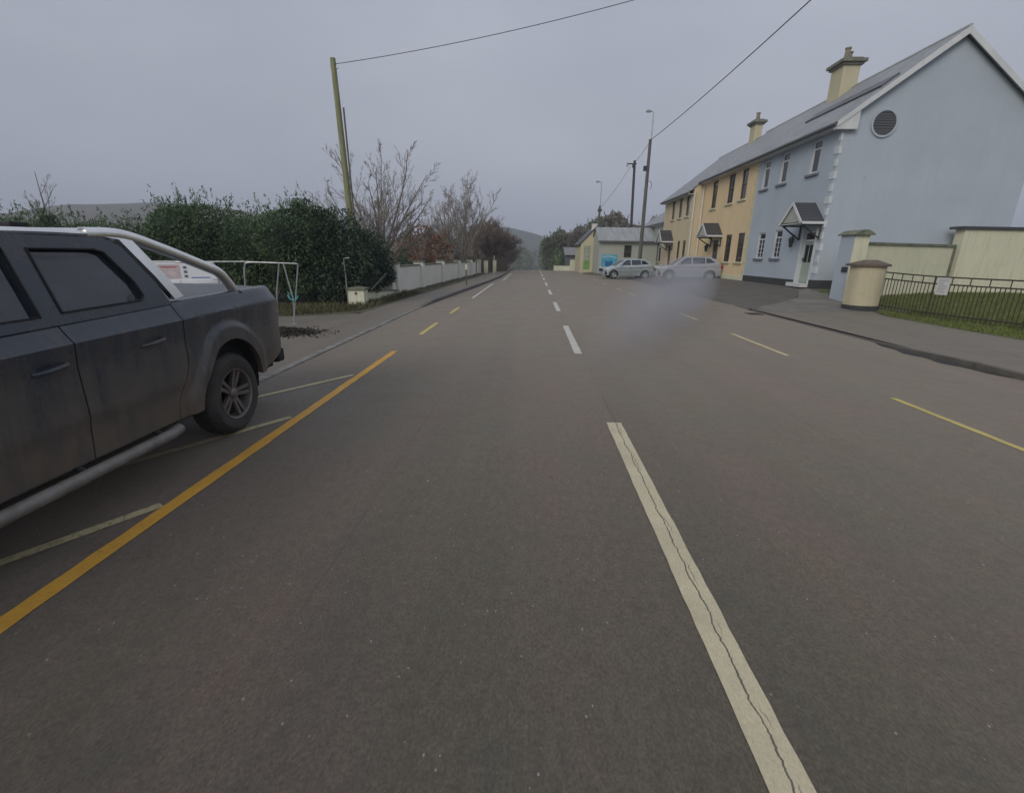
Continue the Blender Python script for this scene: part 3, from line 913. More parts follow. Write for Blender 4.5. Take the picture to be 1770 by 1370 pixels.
# low brown growth behind white wall
def low_mass(name, x0, x1, y, h, m, label, cat, seed, n=7, dens=40, L=.22, W=.12):
    rr = random.Random(seed)
    root = empty(name, ((x0 + x1) / 2, y, Tz((x0 + x1) / 2, y) - .05), 0, label, cat)
    bl = []
    for k in range(n):
        x = (x0 - x1) / 2 + (x1 - x0) * (k + .5) / n
        hh = h * rr.uniform(.75, 1.1)
        bl.append(((x, rr.uniform(-.6, .6), hh * .5), ((x1 - x0) / n * .85, 1.3, hh * .52)))
    bush_mesh('foliage', bl, M[m], dens, L, W, seed, root, 0, .4, .6)
    core_mesh('inner_foliage', bl, M[m], root, seed)
    return root
low_mass('scrub', -16, -6.8, 45, 3.0, 'farleaf2', 'grey brown scrub behind the russet shrub', 'scrub', 3)
low_mass('evergreen_shrub', -7.6, -6.4, 27, 1.55, 'hedge2', 'low dark green shrub peeping over the nearest white wall panel', 'shrub', 6, n=3, dens=120, L=.12, W=.07)
low_mass('scrub', -14, -5.6, 60, 4.4, 'farleaf2', 'brown scrub filling the gap behind the tall narrow bare tree', 'scrub', 5, L=.3, W=.18)
low_mass('scrub', -12, -4.8, 100, 5.6, 'farleaf2', 'hazy brown thicket beyond the roadside trees on the left', 'scrub', 7, L=.4, W=.24, dens=22)

# right far trees (leafy, mixed)
def leafy_tree(x, y, h, w, m, seed, label, group='trees beyond the road crest on the right', L=.28, W=.16, dens=60):
    rr = random.Random(seed)
    root = empty('far_tree', (x, y, Tz(x, y)), 0, label, 'tree', group)
    bl = []
    for k in range(9):
        a = rr.uniform(0, 6.28); q = rr.uniform(0, .5) * w
        zc = h * rr.uniform(.42, .84)
        rr_ = w * rr.uniform(.24, .42)
        bl.append(((q * math.cos(a), q * math.sin(a), zc), (rr_, rr_, rr_ * 1.05)))
    bl.append(((0, 0, h * .3), (w * .45, w * .45, h * .28)))
    bush_mesh('crown', bl, M[m], dens, L, W, seed, root, 0, .25, 1.0)
    tr = [((0, 0, -.2), (.1, 0, h * .5), .22, .14), ((.1, 0, h * .5), (0, .1, h * .85), .14, .05)]
    for k in range(7):
        a = rr.uniform(0, 6.28); z = h * rr.uniform(.3, .7)
        tr.append(((.05, 0, z), (math.cos(a) * w * .4, math.sin(a) * w * .4, z + h * .18), .08, .03))
    quads_mesh('trunk', tree_tubes(tr, 6), M['barkg'], root)
    return root
leafy_tree(2.9, 92, 6.9, 2.6, 'farleaf', 1, 'leftmost green tree of the group at the right of the road crest')
leafy_tree(5.6, 90, 8.2, 3.2, 'farleaf', 2, 'green grey tree standing above the low cream wall')
leafy_tree(8.2, 88, 7.6, 3.4, 'farleaf2', 3, 'grey brown tree between the green trees and the yellow gable')
leafy_tree(10.6, 84, 8.6, 3.6, 'farleaf', 4, 'green tree rising just left of the white cottage chimney')
leafy_tree(13.6, 84, 9.0, 4, 'farleaf2', 5, 'grey brown tree behind the white cottage chimney')
leafy_tree(4.6, 130, 9.6, 4.4, 'farleaf', 6, 'smaller hazy green tree past the road crest, nearest the far hill')
low_mass('far_hedge', 3.4, 12, 76, 3.0, 'hedge', 'dark hedge behind the low cream wall at the road crest', 'hedge', 9, dens=30, L=.25, W=.15)
low_mass('bare_thicket', 10.0, 17, 70, 6.2, 'farleaf2', 'dark bare thicket showing above the grey cottage roof', 'thicket', 10, dens=30, L=.3, W=.14)
# wooded mass in the valley behind the crest
def valley():
    rr = random.Random(77); bl = []
    for k in range(46):
        y = rr.uniform(170, 330); x = rr.uniform(-48, 38)
        if abs(x + 1) < 3: x += 8
        h = rr.uniform(9, 13)
        bl.append(((x, y, Tz(x, y) + h * .5), (rr.uniform(3, 5.5), rr.uniform(3, 5), h * .55)))
    rng = np.random.RandomState(5)
    Q = []
    for (c, rad) in bl:
        P, U = blob_points(650, c, rad, rng, .4)
        Q.append(leaf_quads(P, U, .9, .6, rng))
    tag(quads_mesh('woodland', np.concatenate(Q), M['farleaf']), 'hazy far woodland in the dip beyond the road crest', 'woodland', kind='stuff')
valley()

# ------------------------------------------------------------------ grass
def blades(name, pts, m, hmin, hmax, seed, w=.012, label=None):
    rng = np.random.RandomState(seed)
    P = np.array(pts); n = len(P)
    a = rng.rand(n) * 6.28; hh = rng.uniform(hmin, hmax, n)
    lean = rng.normal(0, .35, (n, 2)) * hh[:, None]
    dx = np.stack([np.cos(a), np.sin(a), np.zeros(n)], 1) * w
    top = P + np.concatenate([lean, hh[:, None]], 1)
    mid = P + np.concatenate([lean * .35, hh[:, None] * .55], 1)
    q = np.stack([P - dx, P + dx, mid + dx * .6, top], 1)
    return tag(quads_mesh(name, q, m), label, 'grass', kind='stuff')
def scatter(xa, xb, ya, yb, n, seed, test=None):
    rng = np.random.RandomState(seed)
    X = rng.uniform(xa, xb, n); Y = rng.uniform(ya, yb, n)
    if test is not None:
        k = test(X, Y); X = X[k]; Y = Y[k]
    return np.stack([X, Y, T(X, Y) - .04], 1)
fence_x = lambda y: np.interp(y, [9, 13.2, 16.2], [13.1, 12.05, 11.35])
sheet('lawn', lambda y: float(np.interp(y, [-20, 9, 12, 15, 16.6, 16.8, 19], [11.2, 11.0, 10.9, 10.95, 11.3, 11.6, 11.9])), lambda y: 21, -10, 20.3, 0.008, M['lawn'], nx=26)
blades('grass', scatter(10.8, 20, 6, 20.4, 100000, 1, lambda X, Y: X > np.interp(Y, [6, 9, 12, 15, 16.6, 17], [11.15, 11.05, 10.95, 11.0, 11.35, 11.6]) + .12 * np.sin(Y * 5.1) * np.sin(Y * 2.3)), M['grass'], .05, .15, 2, label='mown green grass behind and in front of the iron railing')
blades('rough_grass', scatter(-12, -4.7, 12.2, 21, 26000, 3, lambda X, Y: (X < np.interp(Y, [12, 13, 14, 18, 21], [-7.6, -6.2, -5.2, -5.0, -4.95])) & (X > np.interp(Y, [12, 15.2, 15.5, 21], [-13, -7.0, -6.0, -5.9]))), M['grassd'], .06, .26, 4, .014, label='rough weedy grass along the foot of the dark hedge')
sheet('verge', lambda y: interp(y, [(12.2, -12), (14, -14), (22, -8), (44, -7)]), lambda y: interp(y, [(12.2, -7.4), (13.4, -5.0), (18, -4.93), (24, -4.68), (45, -4.1)]), 12.2, 56, 0.012, M['verge'])
blades('rough_grass', scatter(-5.9, -4.4, 18, 45, 9000, 8, lambda X, Y: (X < np.interp(Y, [18, 24, 45], [-4.95, -4.75, -4.3]))), M['grassd'], .04, .13, 4, .014, label='short dry grass strip below the white panelled wall')
sheet('verge', lambda y: kr(y) + .1, lambda y: 12, 43.5, 75, 0.008, mat('rusty_verge', (0.13, 0.095, 0.06), .95, col2=(0.11, 0.11, 0.06), vscale=1.2, bump=.6))
# ------------------------------------------------------------------ walls on the left
def wall_panels():
    root = empty('panelled_wall', (-6.0, 20.4, .05), 0, 'white rendered wall of panels between piers running along the left pavement', 'wall')
    pts = [(-5.98, 20.5), (-5.88, 24.9), (-5.72, 29.9), (-5.5, 35.3), (-5.28, 40.5), (-5.1, 45.2)]
    tops = [1.28, 1.27, 1.26, 1.24, 1.22, 1.22]
    for i in range(5):
        (xa, ya), (xb, yb) = pts[i], pts[i + 1]
        ln = math.hypot(xb - xa, yb - ya); a = math.atan2(yb - ya, xb - xa)
        z0 = Tz((xa + xb) / 2, (ya + yb) / 2) - .15
        h = tops[i] - .1
        mb = MB().box(.28, ln - .28, -.1, .1, -.1, h)
        o = mb.build('wall_panel', M['white_r'], root); o.location = (xa - root.location.x, ya - root.location.y, z0 + .1 - root.location.z + 0); o.rotation_euler.z = a
        c = MB().box(.28, ln - .28, -.14, .14, h + .003, h + .06).build('coping', M['coping'], o)
        # dark side strips of recess
    for i, (x, y) in enumerate(pts):
        z0 = Tz(x, y) - .1
        o = MB().box(-.24, .24, -.24, .24, 0, tops[i] + .1).build('pier', M['white_r'], root); o.location = (x - root.location.x, y - root.location.y, z0 - root.location.z)
        o.rotation_euler.z = R(3)
        MB().box(-.29, .29, -.29, .29, tops[i] + .103, tops[i] + .17).build('pier_cap', M['coping'], o)
wall_panels()
def low_wall():
    r = empty('low_white_pillar', (-5.83, 15.75, .02), R(4), 'squat white pillar with grey cap at the foot of the dark bush', 'pillar')
    MB().box(-.26, .26, -.26, .26, -.05, .50).build('shaft', M['white_y'], r, bevel=.01)
    MB().box(-.31, .31, -.31, .31, .503, .56).add([(-.31, -.31, .56), (.31, -.31, .56), (.31, .31, .56), (-.31, .31, .56), (0, 0, .62)], [(0, 1, 4), (1, 2, 4), (2, 3, 4), (3, 0, 4)]).build('cap', M['coping'], r)
    MB().box(-.03, .03, -.28, -.262, .36, .43).build('socket', M['iron'], r)
    w = empty('low_mossy_wall', (-5.82, 16.05, .02), 0, 'low mossy white wall sloping down beyond the squat pillar', 'wall')
    rows = MB()
    V = []
    for (y, h) in ((0, .36), (1.2, .33), (2.4, .27), (3.5, .2), (4.2, .14)):
        V += [(-.1, y, -.05), (-.1, y, h), (.1, y, h), (.1, y, -.05)]
    Fc = []
    for i in range(4):
        b = i * 4
        Fc += [(b, b + 1, b + 5, b + 4), (b + 1, b + 2, b + 6, b + 5), (b + 2, b + 3, b + 7, b + 6)]
    Fc += [(0, 3, 2, 1), (16, 17, 18, 19)]
    rows.add(V, Fc).build('wall_body', M['white_y'], w)
    V = []
    for (y, h) in ((0, .363), (1.2, .333), (2.4, .273), (3.5, .203), (4.2, .143)):
        V += [(-.14, y, h), (-.14, y, h + .04), (.14, y, h + .04), (.14, y, h)]
    MB().add(V, Fc + [(b, b + 4, b + 7, b + 3) for b in (0, 4, 8, 12)]).build('coping', M['coping'], w)
    # white stub of wall end under bush
    s = empty('white_wall_stub', (-5.98, 19.95, .02), 0, 'short white wall stub between the mossy wall and the first white panel', 'wall')
    MB().box(-.2, .2, -.28, .12, -.05, .52).build('block', M['white_r'], s, bevel=.01)
    MB().box(-.23, .23, -.31, .15, .523, .56).build('cap', M['coping'], s)
    # timber leaning
    tag(MB().tube([(-5.45, 15.95, .5), (-5.25, 17.1, 1.0)], .022, 6).build('leaning_stick', M['pole2']), 'pale stick leaning out of the bush above the mossy wall', 'stick')
    # hooked post
    p = MB().tube(smoothpoly([(0, 0, 0), (-.01, 0, 1.0), (-.03, 0, 1.44), (.02, 0, 1.52), (.16, 0, 1.53)], 4), .02, 8).build('hooked_post', M['galv'])
    p.location = (-6.12, 15.55, 0)
    tag(p, 'thin grey steel post with hooked top beside the squat white pillar', 'post')
low_wall()

# steel frame
def steel_frame():
    r = empty('steel_hoop_frame', (-7.0, 11.3, 0), 0, 'galvanised hoop frame with V shaped legs standing before the hedge behind the pickup', 'frame')
    ry = 0.0
    MB().tube([(-2.6, 0, 1.42), (-1.2, .0, 1.44), (.1, 0, 1.46), (1.40, 0, 1.43)], .014, 8).build('top_rail', M['galv'], r)
    def hoop(x0, x1, flip=1):
        pts = smoothpoly([(x0 - .06, .0, 0), (x0, 0, 1.0), (x0 + .05, 0, 1.36), (x0 + .16, 0, 1.44), (x0 + .5, 0, 1.445), (x1, 0, 1.44)], 5)
        MB().tube(pts, .02, 8).build('hoop', M['galv'], r)
    hoop(.06, .9)
    pts = smoothpoly([(-1.6, 0, 1.42), (-.75, 0, 1.42), (-.62, 0, 1.36), (-.58, 0, 1.2), (-.62, 0, .5), (-.64, 0, 0)], 5)
    MB().tube(pts, .018, 8).build('hoop', M['galv'], r)
    MB().tube([(.96, 0, 1.43), (.80, .02, .75), (.72, .03, .02)], .018, 8).build('leg', M['galv'], r)
    MB().tube([(1.06, 0, 1.43), (1.20, 0, .6), (1.16, 0, .0)], .016, 8).build('leg', M['galv'], r)
    MB().tube([(1.42, 0, 1.43), (1.26, 0, .6), (1.14, .0, .02)], .016, 8).build('leg', M['galv'], r)
    mb = MB()
    mb.tube(smoothpoly([(1.08, -.02, .70), (1.14, -.03, .60), (1.26, -.03, .58), (1.34, -.02, .68)], 4), .012, 6)
    mb.tube([(1.14, -.03, .62), (1.10, -.03, .78)], .008, 5); mb.tube([(1.28, -.03, .6), (1.30, -.03, .74)], .008, 5)
    mb.build('cord', M['cyan'], r)
    for (x, d) in ((.06, 0), (.72, .03), (1.15, 0), (-.64, 0)):
        MB().box(x - .07, x + .07, d - .07, d + .07, 0.0, .012).build('foot_plate', M['galv'], r)
steel_frame()
# pile of dead leaves / dug patch
def litter():
    rng = np.random.RandomState(4)
    n = 2600
    X = rng.normal(0, .42, n); Y = rng.normal(0, .26, n)
    Z = .015 + np.maximum(0, .09 - .2 * (X ** 2 + 2 * Y ** 2)) * rng.rand(n)
    P = np.stack([X, Y, Z], 1)
    q = leaf_quads(P, rng.normal(0, 1, (n, 3)) * [1, 1, .2], .07, .045, rng)
    q[:, :, 2] = np.maximum(q[:, :, 2], .003)
    o = quads_mesh('leaf_litter', q, mat('wet_litter', (0.045, 0.032, 0.022), .8, var=.5, vscale=6))
    o.location = (-5.55, 9.95, 0)
    tag(o, 'dark patch of wet leaf litter on the tarmac behind the pickup', 'leaf litter', kind='stuff')
litter()
def gutter_dirt():
    V = []; rows = []
    for i in range(17):
        t = i / 16; y = 7.2 + 3.0 * t
        w = .22 * math.sin(PI * t) ** .7 * (1 + .25 * math.sin(t * 23)) + .01
        x = kr(y) - .02
        rows.append([(x - w, y, .004), (x - w * .5, y, .02 * math.sin(PI * t) + .004), (x, y, .012)])
    tag(MB().grid(rows).build('gutter_dirt', mat('gutter_silt', (0.05, 0.046, 0.038), .9, var=.5, vscale=9, bump=.8), smooth=True), 'dark strip of silt lying against the right kerb', 'silt', kind='stuff')
gutter_dirt()

def drain(x, y, lab):
    r = empty('drain_grate', (x, y, Tz(x, y)), 0, lab, 'drain')
    MB().box(-.21, .21, -.24, .24, .001, .006).build('frame', M['iron'], r)
    mb = MB()
    for k in range(9): mb.box(-.17, .17, -.2 + k * .048, -.18 + k * .048, .0062, .014)
    mb.box(-.2, -.172, -.22, .22, .0062, .016); mb.box(.172, .2, -.22, .22, .0062, .016)
    mb.build('grate', M['rust'], r)
drain(7.10, 15.3, 'rusty drain grate at the right kerb before the dark forecourt')
# ------------------------------------------------------------------ poles and wires
def pole(name, loc, h, r0, r1, m, label, lean=(0, 0), cat='pole'):
    root = empty(name, loc, 0, label, cat)
    pts = [(lean[0] * t, lean[1] * t, h * t - .3 * (t == 0)) for t in (0, .25, .5, .75, 1)]
    MB().tube(pts, [r0 + (r1 - r0) * t for t in (0, .25, .5, .75, 1)], 14).build('shaft', M[m], root, smooth=True)
    return root
p = pole('wooden_pole', (-7.45, 20.2, .05), 8.65, .14, .10, 'pole', 'tall green tinged wooden utility pole rising from the left hedge', (-.28, 0))
MB().tube([(.22, -.1, .0), (.10, -.1, 3.2), (.0, -.05, 7.0)], .035, 8).build('stay_tube', M['pole2'], p)
MB().box(-.40, -.10, -.03, .03, 8.32, 8.36).build('bracket', M['galv'], p)
MB().lathe([(.0, 0), (.035, 0), (.05, .04), (.03, .08), (.045, .11), (0, .13)], 10, Matrix.Translation((-.37, 0, 8.36))).build('insulator', M['lamp'], p)

def lamp_head(root, x, z, ln, y=0):
    MB().tube([(x, y, z - .05), (x - ln * .35, y, z + .02), (x - ln * .5, y, z + .04)], .025, 8).build('lamp_arm', M['galv'], root)
    mb = MB()
    mb.prism([(x - ln * .45, z - .02), (x - ln * .5, z + .09), (x - ln * 1.1, z + .12), (x - ln * 1.35, z + .06), (x - ln * 1.3, z - .01)], y - .12, y + .12, 'y')
    h = mb.build('lamp_head', M['galv'], root, bevel=.02)
    MB().box(x - ln * 1.25, x - ln * .6, y - .09, y + .09, z - .045, z - .022).build('lens', M['lamp'], h)

r = pole('street_lamp', (8.72, 40.0, .15), 10.1, .16, .11, 'pole2', 'tallest street lamp, on a weathered wooden pole behind the silver hatchback', (.0, 0), 'street lamp')
MB().tube([(.06, 0, 9.7), (.06, 0, 11.9)], .05, 8).build('lamp_column', M['galv'], r)
lamp_head(r, .06, 11.95, .42)
MB().box(-.34, -.12, -.12, .1, 7.9, 8.25).build('junction_box', M['polefar'], r, bevel=.02)
MB().tube(smoothpoly([(.12, 0, 7.2), (.35, 0, 7.1), (.4, 0, 6.8), (.3, 0, 6.6)], 4), .02, 6).build('cable_loop', M['wire'], r)
MB().tube([(-.25, 0, 6.55), (.05, 0, 6.5)], .02, 6).build('hook_bracket', M['galv'], r)
r = pole('dark_utility_pole', (10.27, 52.0, .3), 10.6, .15, .12, 'polefar', 'plain dark utility pole between the two street lamps', (-.3, 0))
MB().box(-.95, -.1, -.05, .05, 10.25, 10.35).build('cross_arm', M['polefar'], r)
MB().lathe([(0, 0), (.09, 0), (.09, .35), (0, .38)], 10, Matrix.Translation((-1.0, 0, 10.05))).build('insulator', M['galv'], r)
MB().box(-.5, -.2, -.12, .12, 9.95, 10.25).build('switch_box', M['polefar'], r)
r = pole('street_lamp', (6.55, 50.2, .2), 6.3, .13, .1, 'pole2', 'shorter distant street lamp rising over the yellow gable cottage', (0, 0), 'street lamp')
MB().tube([(.03, 0, 6.0), (.03, 0, 8.4)], .04, 8).build('lamp_column', M['galv'], r)
lamp_head(r, .03, 8.45, .42)
MB().box(-.18, .2, -.1, .1, 5.75, 6.0).build('clamp', M['polefar'], r)

def wire(a, b, sag, label, r=.016, n=24):
    a = Vector(a); b = Vector(b)
    pts = [a.lerp(b, i / n) - Vector((0, 0, sag * 4 * (i / n) * (1 - i / n))) for i in range(n + 1)]
    tag(MB().tube(pts, r, 5).build('overhead_wire', M['wire']), label, 'wire')
wire((8.75, 40, 10.2), (9.5, 6.0, 10.6), .35, 'overhead wire sweeping up to the right from the tallest street lamp', .022)
wire((8.7, 40, 10.1), (9.75, 52, 10.5), .15, 'short overhead wire from the tallest street lamp to the dark utility pole')
wire((9.6, 52, 10.4), (6.6, 50.2, 6.3), .25, 'drooping wire from the dark utility pole down to the distant street lamp')
wire((-7.75, 20.2, 8.5), (9, 17.6, 10.9), .35, 'overhead wire leaving the top of the green tinged wooden pole', .012)

# ------------------------------------------------------------------ houses on the right
def wall_holes(mb, y0, y1, z0, z1, x, openings, depth=.13):
    """facade facing -X at plane x with rectangular openings and reveals"""
    ys = sorted({y0, y1, *[o[0] for o in openings], *[o[1] for o in openings]})
    zs = sorted({z0, z1, *[o[2] for o in openings], *[o[3] for o in openings]})
    for a, b in zip(ys, ys[1:]):
        for c, d in zip(zs, zs[1:]):
            my, mz = (a + b) / 2, (c + d) / 2
            if any(o[0] < my < o[1] and o[2] < mz < o[3] for o in openings): continue
            mb.add([(x, a, c), (x, b, c), (x, b, d), (x, a, d)], [(0, 1, 2, 3)])
    for (a, b, c, d) in [o[:4] for o in openings]:
        e = x + depth
        mb.add([(x, a, c), (x, b, c), (x, b, d), (x, a, d), (e, a, c), (e, b, c), (e, b, d), (e, a, d)],
               [(0, 1, 5, 4), (1, 2, 6, 5), (2, 3, 7, 6), (3, 0, 4, 7)])

def window(root, x, a, b, c, d, style, fm, pm='glass', sillm='trim', face=-1):
    """a,b = y range; c,d = z range; wall plane x, frame set back 6 cm"""
    X = x + .045; f = .085 if style == 'transom' else .06; D = .05
    mb = MB()
    mb.box(X, X + D, a, a + f, c, d); mb.box(X, X + D, b - f, b, c, d)
    mb.box(X, X + D, a + f, b - f, c, c + f); mb.box(X, X + D, a + f, b - f, d - f, d)
    h = d - c
    if style == 'transom':
        mb.box(X - .003, X + D - .003, a + f, b - f, d - h * .30, d - h * .30 + .07)
        mb.box(X - .004, X + D, a + f, a + f + .03, c + f, d - h * .3); mb.box(X - .004, X + D, b - f - .03, b - f, c + f, d - h * .3)
    elif style == 'lattice':
        mb.box(X - .003, X + D - .003, a + f, b - f, d - h * .28, d - h * .28 + .06)
        mb.box(X + .004, X + .03, (a + b) / 2 - .012, (a + b) / 2 + .012, c + f, d - h * .28)
        for k in (1, 2, 3):
            zz = c + f + (h * .72 - f) * k / 4
            mb.box(X + .006, X + .028, a + f, b - f, zz - .01, zz + .01)
    else:
        mb.box(X - .003, X + D - .003, a + f, b - f, c + h * .5 - .025, c + h * .5 + .025)
    w = mb.build('window', M[fm], root)
    MB().add([(X + .035, a + f * .5, c + f * .5), (X + .035, b - f * .5, c + f * .5), (X + .035, b - f * .5, d - f * .5), (X + .035, a + f * .5, d - f * .5)], [(0, 1, 2, 3)]).build('pane', M[pm], w)
    MB().box(x - .09, x + .058, a - .14, b + .14, c - .10, c - .003).build('sill', M[sillm], w, bevel=.008)
    if style == 'transom' and pm == 'glass':
        MB().box(X + .06, X + .07, a, b, d - h * .55, d).build('curtain', M['curtain'], w)
    return w

def house_shell(name, loc, label, m, x0, x1, y0, y1, zb, ze, xr, zr, openings, gable_near=True, gable_far=True):
    root = empty(name, loc, 0, label, 'house')
    O = Vector(loc)
    mb = MB()
    L = lambda x, y, z: (x - O.x, y - O.y, z - O.z)
    w2 = MB()
    wall_holes(w2, y0, y1, zb, ze, x0, openings)
    mb.add([L(*v) for v in w2.V], w2.F)
    xb = 2 * xr - x0
    for (yy, on) in ((y0, gable_near), (y1, gable_far)):
        if on:
            mb.add([L(x0, yy, zb), L(xb, yy, zb), L(xb, yy, ze), L(xr, yy, zr - .06), L(x0, yy, ze)], [(0, 1, 2, 3, 4)])
    mb.add([L(xb, y0, zb), L(xb, y1, zb), L(xb, y1, ze), L(xb, y0, ze)], [(0, 1, 2, 3)])
    mb.build('wall', M[m], root)
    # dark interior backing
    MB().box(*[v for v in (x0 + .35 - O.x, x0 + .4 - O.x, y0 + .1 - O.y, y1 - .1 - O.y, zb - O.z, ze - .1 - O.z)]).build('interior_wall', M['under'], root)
    return root, L

def roof(root, L, x0, y0, y1, ze, xr, zr, m='slate', ov=.38, gov=.0, th=.09, gutter=True):
    sl = (zr - ze) / (xr - x0)
    xe = x0 - ov; zE = ze - ov * sl + .12
    xb = 2 * xr - xe
    zR = zr + .12
    mb = MB()
    prof = [(xe, zE), (xr, zR), (xb, zE), (xb, zE - th), (xr, zR - th * 1.2), (xe, zE - th)]
    a, b = y0 - gov, y1
    V = [L(p[0], a, p[1]) for p in prof] + [L(p[0], b, p[1]) for p in prof]
    mb.add(V, [(0, 1, 7, 6), (1, 2, 8, 7), (2, 3, 9, 8), (3, 4, 10, 9), (4, 5, 11, 10), (5, 0, 6, 11), (0, 5, 4, 1), (1, 4, 3, 2), (6, 7, 10, 11), (7, 8, 9, 10)])
    o = mb.build('roof', M[m], root)
    rt = MB().tube([L(xr, a, zR + .0), L(xr, b, zR + .0)], .07, 8).build('ridge_tiles', M['fascia'], o)
    if gutter:
        g = MB()
        g.tube([L(xe - .06, a, zE - .10), L(xe - .06, b, zE - .10)], .06, 8)
        g.build('gutter', M['gutter'], root)
        f = MB().box(*[q for q in (xe + .004 - root.location.x, x0 - .004 - root.location.x, a + .003 - root.location.y, b - root.location.y, zE - th - .10 - root.location.z, zE - th - .075 - root.location.z)])
        f.box(xe + .006 - root.location.x, xe + .03 - root.location.x, a + .003 - root.location.y, b - root.location.y, zE - th - .073 - root.location.z, zE - .07 - root.location.z)
        f.build('fascia', M['trim'], root)
    return o, xe, zE, zR

def barge(root, L, xe, zE, xr, zR, y, w=.2, m='trim'):
    """white barge board down the near verge"""
    mb = MB()
    for s in (1, -1):
        X = lambda x: xr + (x - xr) * s
        V = []
        for yy in (y - .035, y):
            V += [L(X(xe), yy, zE - .01), L(xr, yy, zR - .01), L(xr, yy, zR - .01 - w * 1.25), L(X(xe), yy, zE - .01 - w)]
        mb.add(V, [(0, 1, 2, 3), (4, 7, 6, 5), (0, 4, 5, 1), (3, 2, 6, 7), (0, 3, 7, 4), (1, 5, 6, 2)])
    mb.build('barge_board', M[m], root)

def quoins(root, L, x0, y, side, zb, zt, m, gable=False):
    z = zb; k = 0
    while z + .3 < zt:
        mb = MB()
        w = .30 if k % 2 == 0 else .15
        ya, yb = (y + .003, y + w) if side > 0 else (y - w, y - .003)
        p = L(x0 - .022, ya, z + .02); q = L(x0 + .01, yb, z + .30)
        mb.box(p[0], q[0], p[1], q[1], p[2], q[2])
        if gable:
            p = L(x0 - .022, y - .022, z + .02); q = L(x0 + (.05 if k % 2 else .10), y + .002, z + .30)
            mb.box(p[0], q[0], p[1], q[1], p[2], q[2])
        z += .46 if gable else .34; k += 1
        mb.build('quoin', M[m], root)

def chimney(root, L, xa, xb, ya, yb, zb, zt, pots):
    O = L(0, 0, 0)
    c = MB().box(xa + O[0], xb + O[0], ya + O[1], yb + O[1], zb + O[2], zt + O[2]).build('chimney', M['cream2'], root)
    k = MB()
    k.box(xa - .10 + O[0], xb + .10 + O[0], ya - .10 + O[1], yb + .10 + O[1], zt + .003 + O[2], zt + .10 + O[2])
    k.box(xa - .2 + O[0], xb + .2 + O[0], ya - .2 + O[1], yb + .2 + O[1], zt + .103 + O[2], zt + .24 + O[2])
    k.box(xa - .05 + O[0], xb + .05 + O[0], ya - .05 + O[1], yb + .05 + O[1], zt + .243 + O[2], zt + .32 + O[2])
    k.build('chimney_cap', M['chimcap'], c)
    for i in range(pots):
        y = ya + (yb - ya) * (i + .5) / pots
        x = xa + (xb - xa) * ((i + .5) / pots if pots > 1 else .5)
        pt = MB().lathe([(.0, .3), (.15, .3), (.13, .42), (.11, .7), (.14, .72), (.14, .78), (.09, .78), (.09, .5)], 14)
        o = pt.build('chimney_pot', M['pot'], c, smooth=True)
        o.location = (x + O[0], y + O[1], zt + .02 + O[2])

def canopy(root, L, x0, yc, w, z0, zp, d, lantern=True):
    """gabled door canopy projecting d from wall plane x0 toward -X"""
    h = w / 2
    o = MB()
    prof = [(yc - h, z0), (yc, zp), (yc + h, z0)]
    xa, xb = x0 - d, x0 - .003
    t = .07
    V = []
    for x in (xa, xb):
        V += [L(x, yc - h - .05, z0 - .03), L(x, yc, zp), L(x, yc + h + .05, z0 - .03), L(x, yc + h - .02, z0 - .03), L(x, yc, zp - t * 1.3), L(x, yc - h + .02, z0 - .03)]
    o.add(V, [(0, 1, 7, 6), (1, 2, 8, 7), (2, 3, 9, 8), (3, 4, 10, 9), (4, 5, 11, 10), (5, 0, 6, 11), (0, 5, 4, 1), (1, 4, 3, 2), (6, 7, 10, 11), (7, 8, 9, 10)])
    c = o.build('door_canopy', M['slate_d'], root)
    b = MB()
    for s in (1, -1):
        V = []
        for x in (xa - .035, xa - .003):
            V += [L(x, yc + s * (h + .07), z0 - .05), L(x, yc, zp + .03), L(x, yc, zp - .12), L(x, yc + s * (h - .04), z0 - .12)]
        b.add(V, [(0, 1, 2, 3), (4, 7, 6, 5), (0, 4, 5, 1), (3, 2, 6, 7), (0, 3, 7, 4), (1, 5, 6, 2)])
        p = L(xa, yc + s * (h + .06) - .015, z0 - .13); q = L(xb, yc + s * (h + .06) + .015, z0 - .03)
        b.box(p[0], q[0], min(p[1], q[1]), max(p[1], q[1]), p[2], q[2])
    b.build('barge_board', M['trim'], c)
    p = L(xa + .01, yc - h + .02, z0 - .10); q = L(xb, yc + h - .02, z0 - .07)
    MB().add([L(xa + .04, yc - h + .03, z0 - .03), L(xa + .04, yc, zp - .12), L(xa + .04, yc + h - .03, z0 - .03)], [(0, 1, 2)]).build('gable_infill', M['grey_r'], c)
    MB().box(p[0], q[0], p[1], q[1], p[2], q[2]).build('soffit', M['trim'], c)
    for s in (1, -1):
        y = yc + s * (h - .1)
        br = MB()
        br.tube([L(x0 - .03, y, z0 - .12), L(x0 - .03, y, z0 - .72)], .042, 6)
        br.tube([L(x0 - .03, y, z0 - .13), L(xa + .08, y, z0 - .13)], .042, 6)
        br.tube(smoothpoly([L(x0 - .04, y, z0 - .68), L(x0 - d * .35, y, z0 - .5), L(xa + .12, y, z0 - .15)], 4), .036, 6)
        br.build('bracket', M['iron'], c)
    if lantern:
        y = yc + h + .18
        lt = MB()
        lt.tube(smoothpoly([L(x0, y, z0 - .62), L(x0 - .12, y, z0 - .48), L(x0 - .2, y, z0 - .56)], 4), .012, 6)
        P = L(x0 - .2, y, z0 - .95)
        lt.lathe([(0, -.08), (.07, -.05), (.13, .26), (.15, .29), (.04, .40), (0, .42)], 6, Matrix.Translation(P))
        lt.build('lantern', M['iron'], root)
    return c

